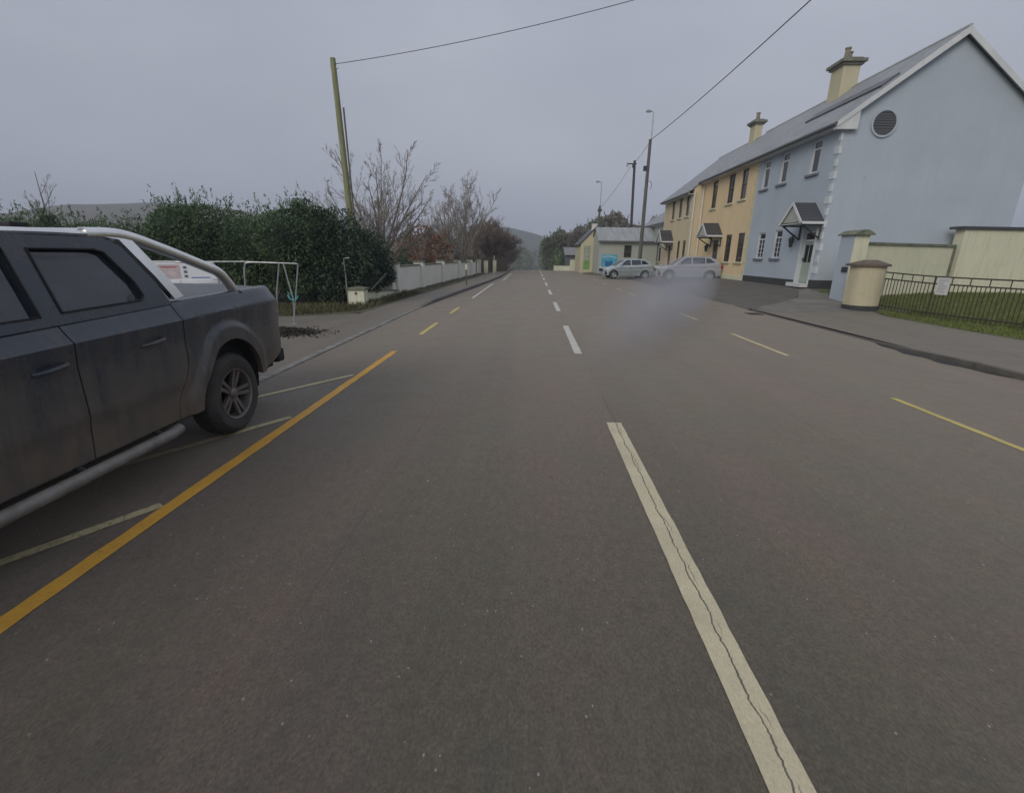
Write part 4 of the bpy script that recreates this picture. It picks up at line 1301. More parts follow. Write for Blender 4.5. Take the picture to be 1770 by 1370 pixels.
def door(root, L, x0, a, b, c, d, m, frame='trim', glass=True, step=True, surround=True):
    X = x0 + .07
    fr = MB()
    f = .07
    fz = d - .42
    for (ya, yb, za, zb) in ((a, a + f, c, d), (b - f, b, c, d), (a + f, b - f, d - f, d), (a + f, b - f, fz, fz + .07)):
        p = L(X, ya, za); q = L(X + .07, yb, zb); fr.box(p[0], q[0], p[1], q[1], p[2], q[2])
    if surround:
        for (ya, yb, za, zb) in ((a - .12, a - .003, c, d + .1), (b + .003, b + .12, c, d + .1)):
            p = L(x0 - .03, ya, za); q = L(x0 + .01, yb, zb); fr.box(p[0], q[0], p[1], q[1], p[2], q[2])
    dr = MB()
    p = L(X + .02, a + f, c + .02); q = L(X + .06, b - f, fz); dr.box(p[0], q[0], p[1], q[1], p[2], q[2])
    D = dr.build('door', M[m], root)
    fr.build('door_frame', M[frame], D)
    g = MB()
    P = L(X + .04, a + f, fz + .07); Q = L(X + .045, b - f, d - f); g.box(P[0], Q[0], P[1], Q[1], P[2], Q[2])
    if glass:
        w = (b - a - 2 * f); zc = c + (fz - c) * .5
        for k in (0, 1):
            ya = a + f + w * (.14 + .4 * k); yb = ya + w * .3
            P = L(X + .008, ya, zc); Q = L(X + .018, yb, fz - .15); g.box(P[0], Q[0], P[1], Q[1], P[2], Q[2])
    g.build('door_glass', M['glass'], D)
    hb = MB(); P = L(X - .03, b - f - .1, c + 1.0); hb.box(P[0], P[0] + .045, P[1], P[1] + .03, P[2] - .06, P[2] + .06)
    hb.build('door_handle', M['iron'], D)
    if step:
        st = MB(); P = L(x0 - .35, a - .12, c - .16); Q = L(x0 - .003, b + .12, c - .003)
        st.box(P[0], Q[0], P[1], Q[1], P[2], Q[2]); st.build('doorstep', M['trim'], root)

XR, ZR, ZE = 15.7, 9.78, 6.98
HX = 12.0
# --- pale blue end house
bo = [(22.25, 22.95, 5.22, 6.55), (24.85, 25.55, 5.18, 6.55), (26.65, 27.35, 5.16, 6.52), (24.3, 25.0, 1.72, 3.03), (26.0, 26.75, 1.70, 2.98)]
bd = (21.45, 22.4, .68, 2.86)
BY0, BY1 = 21.0, 27.9
blue, L = house_shell('terraced_house', (HX, BY0, .4), 'pale blue end house of the row with white quoins and a round gable vent', 'blue_r', HX, 0, BY0, BY1, -.2, ZE, XR, ZR, bo + [bd])
rf, xe, zE, zR = roof(blue, L, HX, BY0, BY1, ZE, XR, ZR, gov=.22)
barge(blue, L, xe, zE, XR, zR, BY0 - .22)
# boxed eave end
mb = MB(); V = []
for yy in (BY0 - .22, BY0 - .004):
    V += [L(xe, yy, zE - .28), L(xe, yy, zE - .02), L(HX + .42, yy, zE + .36), L(HX + .42, yy, zE - .28)]
mb.add(V, [(0, 1, 2, 3), (4, 7, 6, 5), (0, 4, 5, 1), (1, 5, 6, 2), (2, 6, 7, 3), (0, 3, 7, 4)]).build('eave_box', M['trim'], blue)
for o_ in bo[:3]: pass
def winL(root, L, o_, style, fm, sillm='trim', pm='glass'):
    a = L(HX, o_[0], o_[2]); b = L(HX, o_[1], o_[3])
    return a, b
def add_win(root, L, x, o_, style, fm, sillm='trim'):
    a = L(x, o_[0], o_[2]); b = L(x, o_[1], o_[3])
    window(root, a[0], a[1], b[1], a[2], b[2], style, fm, 'glass', sillm)
M['gsill'] = mat('shadow_grey_sill', (0.20, 0.215, 0.235), .8, var=.3, vscale=6)  # grey darkened so the sills draw a shadow line below the windows
for o_ in bo[:3]: add_win(blue, L, HX, o_, 'transom', 'trim', 'gsill')
for o_ in bo[3:]: add_win(blue, L, HX, o_, 'lattice', 'trim', 'gsill')
door(blue, L, HX, *bd, 'sage')
canopy(blue, L, HX, 21.93, 1.75, 3.22, 4.0, .92)
quoins(blue, L, HX, BY0, 1, 1.1, ZE - .5, 'quoin', gable=True)
pl = MB(); P = L(HX - .03, BY0 - .03, -.3); Q = L(HX - .003, 21.32, .84); pl.box(P[0], Q[0], P[1], Q[1], P[2], Q[2])
P = L(HX - .03, 22.53, -.3); Q = L(HX - .003, BY1 - .003, .78); pl.box(P[0], Q[0], P[1], Q[1], P[2], Q[2])
P = L(HX - .002, BY0 - .03, -.3); Q = L(19.3, BY0 - .003, .84); pl.box(P[0], Q[0], P[1], Q[1], P[2], Q[2])
pl.build('plinth', M['plinth'], blue)
# round gable vent
def disc(cx, cz, y, r, m, name, parent, L, th=.03, n=36, rin=0):
    mb = MB()
    pr = [(rin, 0), (r, 0), (r, th), (rin, th)] if rin else [(0, 0), (r, 0), (r, th), (0, th)]
    Mx = Matrix.Translation(L(cx, y, cz)) @ Matrix.Rotation(R(90), 4, 'X')
    if rin: pr.append(pr[0])
    mb.lathe(pr, n, Mx)
    return mb.build(name, m, parent, smooth=True)
v = disc(13.50, 6.78, BY0 - .003, .43, M['gutter'], 'gable_vent', blue, L)
disc(13.50, 6.78, BY0 - .003, .50, M['blue_r'], 'vent_surround', v, L, th=.06, rin=.43)
sl = MB()
for k in range(-4, 5):
    z = 6.78 + k * .09; hw = math.sqrt(max(0, .41 ** 2 - (k * .09) ** 2))
    P = L(13.50 - hw, BY0 - .05, z - .012); Q = L(13.50 + hw, BY0 - .034, z + .012); sl.box(P[0], Q[0], P[1], Q[1], P[2], Q[2])
sl.build('vent_slats', M['slate_d'], v)
# roof lights (flush, dark) lying along the slope
def rooflight(y0, y1, f0, f1):
    sl_ = (zR - zE) / (XR - xe)
    nx, nz = -sl_, 1.0; ln = math.hypot(nx, nz); nx /= ln; nz /= ln
    pts = []
    for y in (y0, y1):
        for f in (f0, f1):
            x = xe + (XR - xe) * f; z = zE + (zR - zE) * f
            pts.append((x, y, z))
    V = [L(p[0] + nx * e, p[1], p[2] + nz * e) for e in (.004, .07) for p in pts]
    MB().add(V, [(0, 2, 3, 1), (4, 5, 7, 6), (0, 1, 5, 4), (2, 6, 7, 3), (0, 4, 6, 2), (1, 3, 7, 5)]).build('rooflight', M['gutter'], rf)
rooflight(21.3, 24.0, .42, .56)
rooflight(24.1, 26.6, .42, .56)
chimney(blue, L, 15.05, 15.85, 27.3, 28.3, 8.9, 10.85, 2)

# --- yellow middle house
YY0, YY1 = 27.905, 36.2
yo = [(29.2, 30.0, 4.95, 6.55), (31.0, 31.9, 4.9, 6.55), (33.7, 34.6, 4.85, 6.55), (28.5, 29.4, 1.48, 3.08), (30.3, 31.2, 1.47, 3.06)]
yd = (32.3, 33.3, .55, 2.8)
yel, L = house_shell('terraced_house', (HX, YY0, .4), 'bright yellow middle house of the row with brown windows', 'yel_r', HX, 0, YY0, YY1, -.2, ZE, XR, ZR, yo + [yd], gable_near=False)
roof(yel, L, HX, YY0, YY1, ZE, XR, ZR)
for o_ in yo: add_win(yel, L, HX, o_, 'sash', 'brown', 'yquoin')
door(yel, L, HX, *yd, 'brown', 'brown', glass=True, surround=False)
canopy(yel, L, HX, 32.75, 1.9, 3.1, 3.85, 1.0)
quoins(yel, L, HX, YY0, 1, .7, ZE - .45, 'yquoin')
P = L(HX - .03, YY0 + .003, -.3); Q = L(HX - .003, 32.1, .72)
MB().box(P[0], Q[0], P[1], Q[1], P[2], Q[2]).build('plinth', M['cream_r'], yel)
chimney(yel, L, 15.15, 15.65, 36.9, 37.7, 8.6, 10.55, 1)
g = MB(); g.tube([L(11.9, 36.05, 6.6), L(11.9, 36.05, .4)], .05, 8); g.build('downpipe', M['trim'], yel)
MB().tube([L(11.93, 27.8, 6.6), L(11.93, 27.8, .4)], .045, 8)

# --- far buff house, stands slightly forward
FX = 11.3; FY0, FY1 = 36.205, 43.6
fo = [(36.95, 37.75, 4.6, 6.0), (38.7, 39.5, 4.6, 6.0), (40.6, 41.4, 4.6, 6.0), (36.9, 37.6, 1.55, 2.9), (38.3, 39.0, 1.55, 2.9)]
fd = (40.6, 41.5, .5, 2.6)
far, L = house_shell('terraced_house', (FX, FY0, .3), 'dull yellow farthest house of the row, standing slightly forward', 'yel_r2', FX, 0, FY0, FY1, -.2, 6.35, 15.35, 9.5, fo + [fd])
roof(far, L, FX, FY0, FY1, 6.35, 15.35, 9.5)
for o_ in fo: add_win(far, L, FX, o_, 'sash', 'brown', 'yquoin')
door(far, L, FX, *fd, 'brown', 'brown', surround=False)
canopy(far, L, FX, 41.05, 1.9, 2.95, 3.8, .95, lantern=False)
quoins(far, L, FX, FY0, 1, .7, 5.9, 'yquoin')
MB().tube([L(FX + .05, FY0 - .08, 6.1), L(FX + .05, FY0 - .08, .4)], .05, 8).build('downpipe', M['trim'], far)
# fan end panel
# --- slate house behind
bk, L = house_shell('slate_roofed_house', (11.7, 43.9, .3), 'grey lower house with a slate roof at the far end of the terrace', 'grey_r', 11.7, 0, 43.9, 53.5, -.2, 4.75, 15.6, 7.3, [(45.2, 46.0, 1.3, 2.5), (47.6, 48.4, 1.3, 2.5)])
roof(bk, L, 11.7, 43.9, 53.5, 4.75, 15.6, 7.3, ov=.3)
for o_ in ((45.2, 46.0, 1.3, 2.5), (47.6, 48.4, 1.3, 2.5)): add_win(bk, L, 11.7, o_, 'sash', 'brown', 'yquoin')

# --- cottages at the bend
def cottages():
    # grey cottage, long side to camera
    loc = (6.2, 46.2, .10)
    r = empty('grey_cottage', loc, 0, 'low grey rendered cottage with a corrugated roof and a blue mural', 'cottage')
    zb, ze, zr = -.5, 3.1, 4.25
    xa, xb, ya, yb = 0, 5.4, 0, 5.2
    mb = MB()
    # front wall with window opening
    wx0, wx1, wz0, wz1 = 2.35, 3.05, 1.5, 2.6
    xs = [xa, wx0, wx1, xb]; zs = [zb, wz0, wz1, ze]
    for a, b in zip(xs, xs[1:]):
        for c, d in zip(zs, zs[1:]):
            if a == wx0 and c == wz0: continue
            mb.add([(a, ya, c), (b, ya, c), (b, ya, d), (a, ya, d)], [(0, 1, 2, 3)])
    mb.add([(wx0, 0, wz0), (wx1, 0, wz0), (wx1, 0, wz1), (wx0, 0, wz1), (wx0, .14, wz0), (wx1, .14, wz0), (wx1, .14, wz1), (wx0, .14, wz1)], [(0, 1, 5, 4), (1, 2, 6, 5), (2, 3, 7, 6), (3, 0, 4, 7)])
    for x in (xa, xb):
        mb.add([(x, ya, zb), (x, yb, zb), (x, yb, ze), (x, (ya + yb) / 2, zr), (x, ya, ze)], [(0, 1, 2, 3, 4)])
    mb.add([(xa, yb, zb), (xb, yb, zb), (xb, yb, ze), (xa, yb, ze)], [(0, 1, 2, 3)])
    mb.build('wall', M['grey_r'], r)
    w = MB(); f = .05
    w.box(wx0, wx0 + f, .08, .13, wz0, wz1); w.box(wx1 - f, wx1, .08, .13, wz0, wz1)
    w.box(wx0 + f, wx1 - f, .08, .13, wz0, wz0 + f); w.box(wx0 + f, wx1 - f, .08, .13, wz1 - f, wz1); w.box(wx0 + f, wx1 - f, .078, .128, 2.0, 2.05)
    ww = w.build('window', M['brown'], r)
    MB().box(wx0, wx1, .115, .12, wz0, wz1).build('pane', M['glass'], ww)
    # corrugated roof
    prof = []
    rm = MB()
    n = 90
    rows = [[], [], []]
    for i in range(n + 1):
        x = xa - .15 + (xb - xa + .3) * i / n
        k = .018 * math.sin(x * 2 * PI / .2)
        rows[0].append((x, ya - .3, ze - .12 + k)); rows[1].append((x, (ya + yb) / 2, zr + .06 + k)); rows[2].append((x, yb + .3, ze - .12 + k))
    rm.grid(rows).build('roof', mat('grey_sheet_roof', (0.34, 0.36, 0.35), .55, var=.3, vscale=1.3, stretch=(3, .4, .4)), r, smooth=True)
    MB().box(xa - .16, xb + .16, ya - .36, ya - .30, ze - .26, ze - .14).build('gutter', M['gutter'], r)
    # blue mural on the front wall: painted sea scene
    t = mat('mural_blue', (0.05, 0.30, 0.46), .7, col2=(0.12, 0.42, 0.55), vscale=2.2)
    mu = MB().box(.3, 1.75, -.035, -.003, .25, 1.75).build('mural_board', t, r)
    MB().add([(.62, -.039, .75), (1.0, -.039, .55), (1.42, -.039, .8), (1.3, -.039, 1.2), (.95, -.039, 1.1), (.7, -.039, 1.25)], [(0, 1, 2, 3, 4, 5)]).build('mural_shape', mat('mural_deep', (0.02, 0.13, 0.30), .7), mu)
    MB().add([(.36, -.039, 1.45), (.95, -.039, 1.55), (1.7, -.039, 1.4), (1.7, -.039, 1.52), (1.0, -.039, 1.68), (.36, -.039, 1.6)], [(0, 1, 2, 3, 4, 5)]).build('mural_band', mat('mural_pale', (0.30, 0.50, 0.55), .7), mu)
    # yellow gable cottage
    loc = (4.9, 50.6, .1)
    g = empty('yellow_cottage', loc, 0, 'small yellow gable ended cottage with white chimney and a painted panel', 'cottage')
    zb, ze, zr = -.5, 2.85, 4.4; xm = 1.55; xb = 3.1; yb = 6.0
    mb = MB()
    for y in (0, yb):
        mb.add([(0, y, zb), (xb, y, zb), (xb, y, ze), (xm, y, zr), (0, y, ze)], [(0, 1, 2, 3, 4)])
    mb.add([(0, 0, zb), (0, yb, zb), (0, yb, ze), (0, 0, ze)], [(0, 1, 2, 3)]); mb.add([(xb, 0, zb), (xb, yb, zb), (xb, yb, ze), (xb, 0, ze)], [(0, 1, 2, 3)])
    mb.build('wall', M['cream2'], g)
    V = []
    for y in (-.12, yb + .12):
        V += [(-.2, y, ze - .2), (xm, y, zr + .03), (xb + .2, y, ze - .2), (xb + .2, y, ze - .08), (xm, y, zr + .16), (-.2, y, ze - .08)]
    MB().add(V, [(0, 1, 7, 6), (1, 2, 8, 7), (2, 3, 9, 8), (3, 4, 10, 9), (4, 5, 11, 10), (5, 0, 6, 11), (0, 5, 4, 1), (1, 4, 3, 2), (6, 7, 10, 11), (7, 8, 9, 10)]).build('roof', M['slate_d'], g)
    ch = MB().box(xm - .45, xm + .2, .25, .9, zr - .35, zr + .3).build('chimney', M['white_r'], g)
    MB().box(xm - .5, xm + .25, .2, .95, zr + .303, zr + .37).build('chimney_cap', M['trim'], ch)
    pn = MB().box(.35, 1.0, -.03, -.003, .3, 2.6).build('painted_panel', mat('panel_paint', (0.36, 0.37, 0.33), .8, col2=(0.25, 0.30, 0.2), vscale=2), g)
    MB().box(.37, .98, -.036, -.031, .3, 1.15).build('painted_field', mat('panel_green', (0.20, 0.40, 0.12), .8, var=.4, vscale=5), pn)
    MB().box(.37, .98, -.036, -.031, 1.72, 1.78).build('painted_line', mat('panel_line', (0.55, 0.45, 0.42), .8), pn)
    tri = MB().tube([(1.3, -.02, -.1), (1.3, -.02, 3.1)], .02, 6)
cottages()

def low_cream_walls():
    w = empty('low_cream_wall', (3.1, 62, -.15), 0, 'low pale wall at the road crest before the green trees', 'wall')
    MB().box(-.4, 2.1, -.1, .1, -.3, .62).build('wall_body', M['white_y'], w)
    MB().box(-.45, 2.15, -.14, .14, .623, .68).build('coping', M['coping'], w)
    w = empty('cream_garden_wall', (5.5, 60, 0), 0, 'taller cream garden wall joining the yellow gable cottage', 'wall')
    MB().box(-.9, 1.2, -.1, .1, -.3, 1.25).build('wall_body', M['cream_r'], w)
    MB().box(-.95, 1.2, -.14, .14, 1.253, 1.31).build('coping', M['coping'], w)
    s = empty('shed', (4.95, 64, -.2), 0, 'small dark shed with a grey tin roof left of the yellow gable', 'shed')
    MB().box(-.6, 2.4, 0, 2.6, -.3, 2.0).build('wall', M['gutter'], s)
    MB().add([(-.8, -.3, 1.95), (2.6, -.3, 1.95), (2.6, 2.9, 2.9), (-.8, 2.9, 2.9), (-.8, -.3, 2.03), (2.6, -.3, 2.03), (2.6, 2.9, 2.98), (-.8, 2.9, 2.98)], [(0, 3, 2, 1), (4, 5, 6, 7), (0, 1, 5, 4), (1, 2, 6, 5), (2, 3, 7, 6), (3, 0, 4, 7)]).build('roof', mat('tin_roof', (0.22, 0.22, 0.22), .6, var=.3), s)
low_cream_walls()

# ------------------------------------------------------------------ entrance piers, garden wall, railing
def entrance():
    z0 = .06
    p = empty('round_fronted_pier', (10.98, 16.2, z0), 0, 'squat round fronted tan pier with a domed brown cap and black base', 'pier')
    def dshape(rx, ry, z_a, z_b, n=20, back=.28):
        pts = [(rx * math.cos(a), -ry * math.sin(a)) for a in np.linspace(0, PI, n)] + [(-rx, back), (rx, back)]
        return MB().prism(pts, z_a, z_b, 'z')
    dshape(.46, .40, .20, 1.44).build('shaft', M['tan_r'], p)
    dshape(.49, .43, -.3, .197).build('base', M['plinth'], p)
    c = dshape(.57, .50, 1.443, 1.50, back=.38)
    n = 20
    ring = [(.57 * math.cos(a), -.50 * math.sin(a), 1.501) for a in np.linspace(0, PI, n)] + [(-.57, .38, 1.501), (.57, .38, 1.501)]
    r2 = [(x * .3, y * .3, 1.64) for x, y, z in ring]; r3 = [(x * .75, y * .75, 1.55) for x, y, z in ring]
    V = ring + r3 + r2; m_ = len(ring)
    c.add(V, [(i, (i + 1) % m_, m_ + (i + 1) % m_, m_ + i) for i in range(m_)] + [(m_ + i, m_ + (i + 1) % m_, 2 * m_ + (i + 1) % m_, 2 * m_ + i) for i in range(m_)] + [tuple(range(2 * m_, 3 * m_))])
    c.build('cap', M['stonecap'], p)
    # taller pier with arched cap; road side in the blue house's colour
    q = empty('tall_gate_pier', (11.42, 18.0, .15), 0, 'tall cream pier with arched cap between the blue house and the tan pier', 'pier')
    MB().box(-.22, .27, -.40, .36, -.3, 2.37).build('shaft', M['cream_r'], q)
    MB().box(-.24, -.223, -.40, .36, -.3, 2.37).build('blue_side', M['blue_r'], q)
    arc = [(-.31, 2.373)] + [(-.31 + .67 * t, 2.40 + .15 * math.sin(PI * t)) for t in np.linspace(0, 1, 14)] + [(.36, 2.373)]
    MB().prism(arc, -.53, .48, 'y').build('cap', M['coping'], q, smooth=False)
    # plaque
    MB().box(-.28, -.243, -.38, -.08, 1.12, 1.30).build('plaque', M['iron'], q)
    # garden wall running back to right
    w = empty('garden_wall', (11.70, 18.3, .15), R(22), 'stained cream garden wall with dark coping behind the railing', 'wall')
    MB().box(0.0, 5.5, -.1, .1, -.3, 2.08).build('wall_body', M['cream_r'], w)
    MB().box(0.0, 5.5, -.16, .16, 2.083, 2.17).build('coping', M['coping'], w)
    MB().box(5.42, 5.50, -.16, -.102, .5, 2.07).build('corner_trim', M['coping'], w)
    t = empty('garden_wall_end', (17.0, 20.3, .25), R(6), 'taller cream wall block at the right end of the garden wall', 'wall')
    MB().box(.0, 6.0, -.1, .3, -.3, 2.66).build('wall_body', M['cream_r'], t)
    MB().box(-.2, 6.0, -.2, .4, 2.663, 2.76).build('coping', M['slate_d'], t)
entrance()

def railing():
    a = Vector((11.38, 16.1)); b = Vector((11.80, 14.6)); c = Vector((13.0, 9.8))
    root = empty('iron_railing', (a.x, a.y, 0), 0, 'rusty olive iron railing in front of the green grass', 'railing')
    def span(p, q, n):
        d = q - p; L_ = d.length
        def P(s, z): 
            xy = p + d * s
            return (xy.x - a.x, xy.y - a.y, z + .06 + Tz(xy.x, xy.y) * .9)
        r = MB()
        for z in (1.16, .96, .12):
            r.tube([P(0, z), P(.5, z), P(1, z)], .022, 6)
        r.build('rail', M['rust'], root)
        bl = MB()
        for i in range(1, n):
            s = i / n
            bl.tube([P(s, .0), P(s, .96)], .012, 5, cap=False)
        for k in range(1, 5):
            s = k / 5
            bl.tube([P(s, .96), P(s, 1.16)], .014, 5, cap=False)
        bl.build('balusters', M['rust'], root)
        MB().tube([P(0, -.05), P(0, 1.18)], .024, 8).build('post', M['rust'], root)
        return P
    span(a, b, 15); span(b + (b - a) * .02, Vector((12.35, 12.3)), 21); span(Vector((12.36, 12.26)), c, 21)
    MB().tube(smoothpoly([(0, 0, 1.1), (-.1, .05, 1.12), (-.18, .1, 1.02), (-.2, .12, .85)], 4), .03, 6).build('hinge', M['iron'], root)
    s = empty('notice_board', (11.83, 14.28, 1.0), R(-76), 'white printed notice fixed to the iron railing', 'notice')
    MB().box(-.17, .17, -.012, .0, -.24, .24).build('board', M['plate'], s)
    g = MB()
    rr = random.Random(2)
    for k in range(9):
        z = .19 - k * .045
        g.box(-.13, -.13 + rr.uniform(.15, .26), -.0145, -.0125, z - .007, z + .007)
    g.build('print', mat('grey_print', (0.3, 0.3, 0.3), .8), s)
railing()

# sign posts along left pavement
def thin_post(x, y, h, label, m='stonecap', plate=None):
    z = Tz(x, y)
    r = empty('sign_post', (x, y, z), 0, label, 'post')
    MB().tube([(0, 0, -.1), (0, 0, h)], .035, 8).build('shaft', M[m], r)
    if plate:
        MB().box(-plate[0] / 2, plate[0] / 2, -.05, -.037, h - plate[1], h).build('sign_plate', M[plate[2]], r)
    return r
thin_post(-3.72, 27.0, 1.15, 'thin brown post at the kerb with pale top', plate=(.11, .28, 'cream_r'))
thin_post(-4.2, 36.0, 1.75, 'slim post near the end of the white wall', 'pole2')
thin_post(-3.5, 44, 1.6, 'pale slim post beyond the white wall', 'cream_r')
for k, (x, y) in enumerate(((-4.4, 45.6), (-3.9, 49.5), (-3.75, 53))):
    z = Tz(x, y)
    r = empty('white_gate_pillar', (x, y, z), 0, ('nearest', 'second', 'farthest')[k] + ' of the small white pillars beyond the panelled wall', 'pillar', 'small white pillars beyond the panelled wall')
    MB().box(-.18, .18, -.18, .18, -.1, 1.15).build('shaft', M['white_y'], r)
    MB().box(-.23, .23, -.23, .23, 1.153, 1.22).build('cap', M['coping'], r)
r = empty('dark_timber_fence', (-5.0, 47.2, .1), R(70), 'dark brown timber fence past the white panelled wall', 'fence')
MB().box(0, 6.5, -.05, .05, -.1, 1.2).build('boards', M['brown'], r)
MB().box(0, 6.5, -.08, .08, 1.203, 1.26).build('top_rail', M['brown'], r)

# ------------------------------------------------------------------ vehicles
def vehicle(name, loc, rz, label, S, cat, group=None):
    """S: spec dict. local: +y runs from nose (0) to tail (L), +-x lateral, z up."""
    root = empty(name, loc, rz, label, cat, group)
    Lh, W = S['L'], S['W'] / 2
    P, G = M[S['paint']], M[S.get('glass', 'tint')]
    wr = S['wr']; Ra = S['arch']; AV = S.get('arv', .97)
    zlow, ztop = S['sill'], S['belt']
    def halfw(u, z):
        k = W
        e = S.get('taper', .35)
        if u < e: k -= S.get('nosein', .10) * (1 - u / e) ** 2
        if u > Lh - e: k -= S.get('tailin', .06) * (1 - (Lh - u) / e) ** 2
        b = interp(u, ztop)
        t = (z - .35) / (b - .35)
        k -= .035 * max(0, 1 - (z - .25) / .35) ** 1.5      # tuck under
        sh = S.get('shoulder', .86)
        k -= S.get('shdepth', .05) * (max(0, t - sh) / (1 - sh)) ** .8   # shoulder roll above a crisp crease
        k += .02 * max(0, min(1, (t - .70) / (sh - .70)))
        k -= .018 * max(0, min(1, (.34 - t) / .08)) + .02 * max(0, (.26 - t))
        for c in S['axles']:
            r = math.hypot(u - c, (z - wr) / AV)
            k += S.get('flare', .03) * (1 if r < Ra + .10 else max(0, 1 - (r - Ra - .10) / .05)) * (1 if z > wr * .4 else 0)
        return k
    def zbot(u):
        z = interp(u, zlow)
        for c in S['axles']:
            d = abs(u - c)
            if d < Ra: z = max(z, wr + math.sqrt(Ra * Ra - d * d) * AV)
        return z
    us_all = set(np.linspace(0, Lh, int(Lh / .07)).tolist())
    for c in S['axles']:
        for q in (-1, 1):
            for t in (0, .0005, .004, .012, .03, .06, .1, .16, .24, .33, .42):
                us_all.add(c + q * (Ra - t)); 
            us_all.add(c + q * (Ra + .004)); us_all.add(c + q * (Ra + .1)); us_all.add(c + q * (Ra + .15))
    us_all = sorted(u for u in us_all if 0 <= u <= Lh)
    NR = 22
    def panel(u0, u1, side, nm, parent, inset=0):
        us = sorted({u0, u1, *[u for u in us_all if u0 < u < u1]})
        rows = []
        for u in us:
            zb, zt = zbot(u), interp(u, ztop)
            col = []
            col.append((side * (halfw(u, zb) - .05), u, zb + .004))
            for k in range(NR + 1):
                z = zb + (zt - zb) * k / NR
                col.append((side * halfw(u, z), u, z))
            col.append((side * (halfw(u, zt) - .02), u, zt + .012))
            col.append((side * (halfw(u, zt) - .07), u, zt + .014))
            rows.append(col)
        if S.get('shear'):
            us_, dz_ = S['shear']
            rows = [[(x, u + dz_ * float(sm((z - .45) / .4)) * max(0, 1 - abs(u - us_) / .5), z) for (x, u, z) in c] for c in rows]
        first = [(side * (abs(p[0]) - .05), p[1], p[2]) for p in rows[0]]
        last = [(side * (abs(p[0]) - .05), p[1], p[2]) for p in rows[-1]]
        mb = MB().grid([first] + rows + [last])
        return mb.build(nm, P, parent, smooth=True)
    g = .005
    seams = S['seams']    # list of (u0,u1,name)
    for side in (-1, 1):
        for (u0, u1, nm) in seams:
            o = panel(u0 + g, u1 - g, side, nm, root)
            if nm == 'door':
                hu = u1 - .17; hz = interp(hu, ztop) - S.get('hdrop', .24)
                x = side * (halfw(hu, hz))
                hd = MB().tube(smoothpoly([(x - side * .005, hu + .1, hz + .012), (x + side * .035, hu + .07, hz + .012), (x + side * .04, hu - .03, hz - .002), (x - side * .005, hu - .1, hz - .012)], 4), .014, 8)
                hd.build('handle', M[S.get('handle', S['paint'])], o)
        # flare lip
        for c in (S['axles'] if S.get('lip') else []):
            rows = []
            for a in np.linspace(R(8), R(172), 26):
                cu = c + math.cos(a) * (Ra + .005); cz = wr + math.sin(a) * (Ra + .005) * .97
                du = c + math.cos(a) * (Ra + .085); dz = wr + math.sin(a) * (Ra + .085)
                x = side * (W + S.get('flare', .03) - .002)
                rows.append([(x - side * .04, cu, cz), (x + side * .018, cu, cz + .002), (x + side * .022, (cu + du) / 2, (cz + dz) / 2), (x - side * .03, du, dz)])
            MB().grid(rows).build('arch_lip', P, root, smooth=True)
    # hood & decks
    def deck(u0, u1, crown, nm, m=P, dz=.014, inset=.07, n=8):
        us = sorted({u0, u1, *[u for u in np.linspace(0, Lh, 40) if u0 < u < u1]})
        rows = []
        for u in us:
            zt = interp(u, ztop); h = halfw(u, zt) - inset
            rows.append([(h * t, u, zt + dz + crown * (1 - t * t)) for t in np.linspace(-1, 1, n + 1)])
        return MB().grid(rows).build(nm, m, root, smooth=True)
    gl = S['cab']          # outline: list of (u,z) base front, roof front, roof rear, base rear
    (uf, zf), (urf, zrf), (urr, zrr), (ub, zb_) = gl
    deck(S.get('hood0', .02), uf + .02, .05, 'bonnet')
    vb = lambda u, z: None
    bz = interp((uf + ub) / 2, ztop) + .012
    wb = W - .07 - .0
    wt = S['roofw'] / 2
    zt_ = max(zrf, zrr)
    def vx(z): return wb - .0 + (wt - wb) * (z - bz) / (zt_ - bz)
    def sidepoly(poly, side, off=0.0):
        return [(side * (vx(z) + off), u, z) for (u, z) in poly]
    # side frames with window holes
    cabpoly = S['caboutline']
    for side in (-1, 1):
        bm = bmesh.new()
        loops = [cabpoly] + S['windows']
        edges = []
        for lp in loops:
            vs = [bm.verts.new(v) for v in sidepoly(lp, side)]
            edges += [bm.edges.new((vs[i], vs[(i + 1) % len(vs)])) for i in range(len(vs))]
        bmesh.ops.triangle_fill(bm, use_beauty=True, use_dissolve=False, edges=edges)
        bmesh.ops.recalc_face_normals(bm, faces=bm.faces)
        me = bpy.data.meshes.new('pillars'); bm.to_mesh(me); bm.free(); me.materials.append(P)
        o = bpy.data.objects.new('pillars', me); COL.objects.link(o); o.parent = root
        sd = o.modifiers.new('s', 'SOLIDIFY'); sd.thickness = .03; sd.offset = 0
        for lp in S['windows']:
            pane = MB(); V = sidepoly(lp, side, -.012); pane.add(V, [tuple(range(len(V)))])
            w_ = pane.build('side_window', G, root)
            # black rubber surround
            V = sidepoly(lp, side, .019); rb = MB().tube(V + [V[0]], .008, 5, cap=False); rb.build('window_seal', M['black'], w_)
    # roof
    rows = []
    nu = 12
    for i in range(nu + 1):
        t = i / nu
        u = urf + (urr - urf) * t
        z = zrf + (zrr - zrf) * t + S.get('roofarch', .03) * math.sin(PI * t)
        w_ = vx(z - .0)
        cols = []
        for s in np.linspace(-1, 1, 17):
            k = 1 - abs(s) ** 5
            cols.append(((w_ + .005) * s * (1 if abs(s) < .99 else 1.0), u, z - .02 + .055 * k))
        rows.append(cols)
    lo = [(p[0], urf - .05, zrf - .045) for p in rows[0]]; hi = [(p[0], urr + .04, zrr - .05) for p in rows[-1]]
    MB().grid([lo] + rows + [hi]).build('roof', P, root, smooth=True)
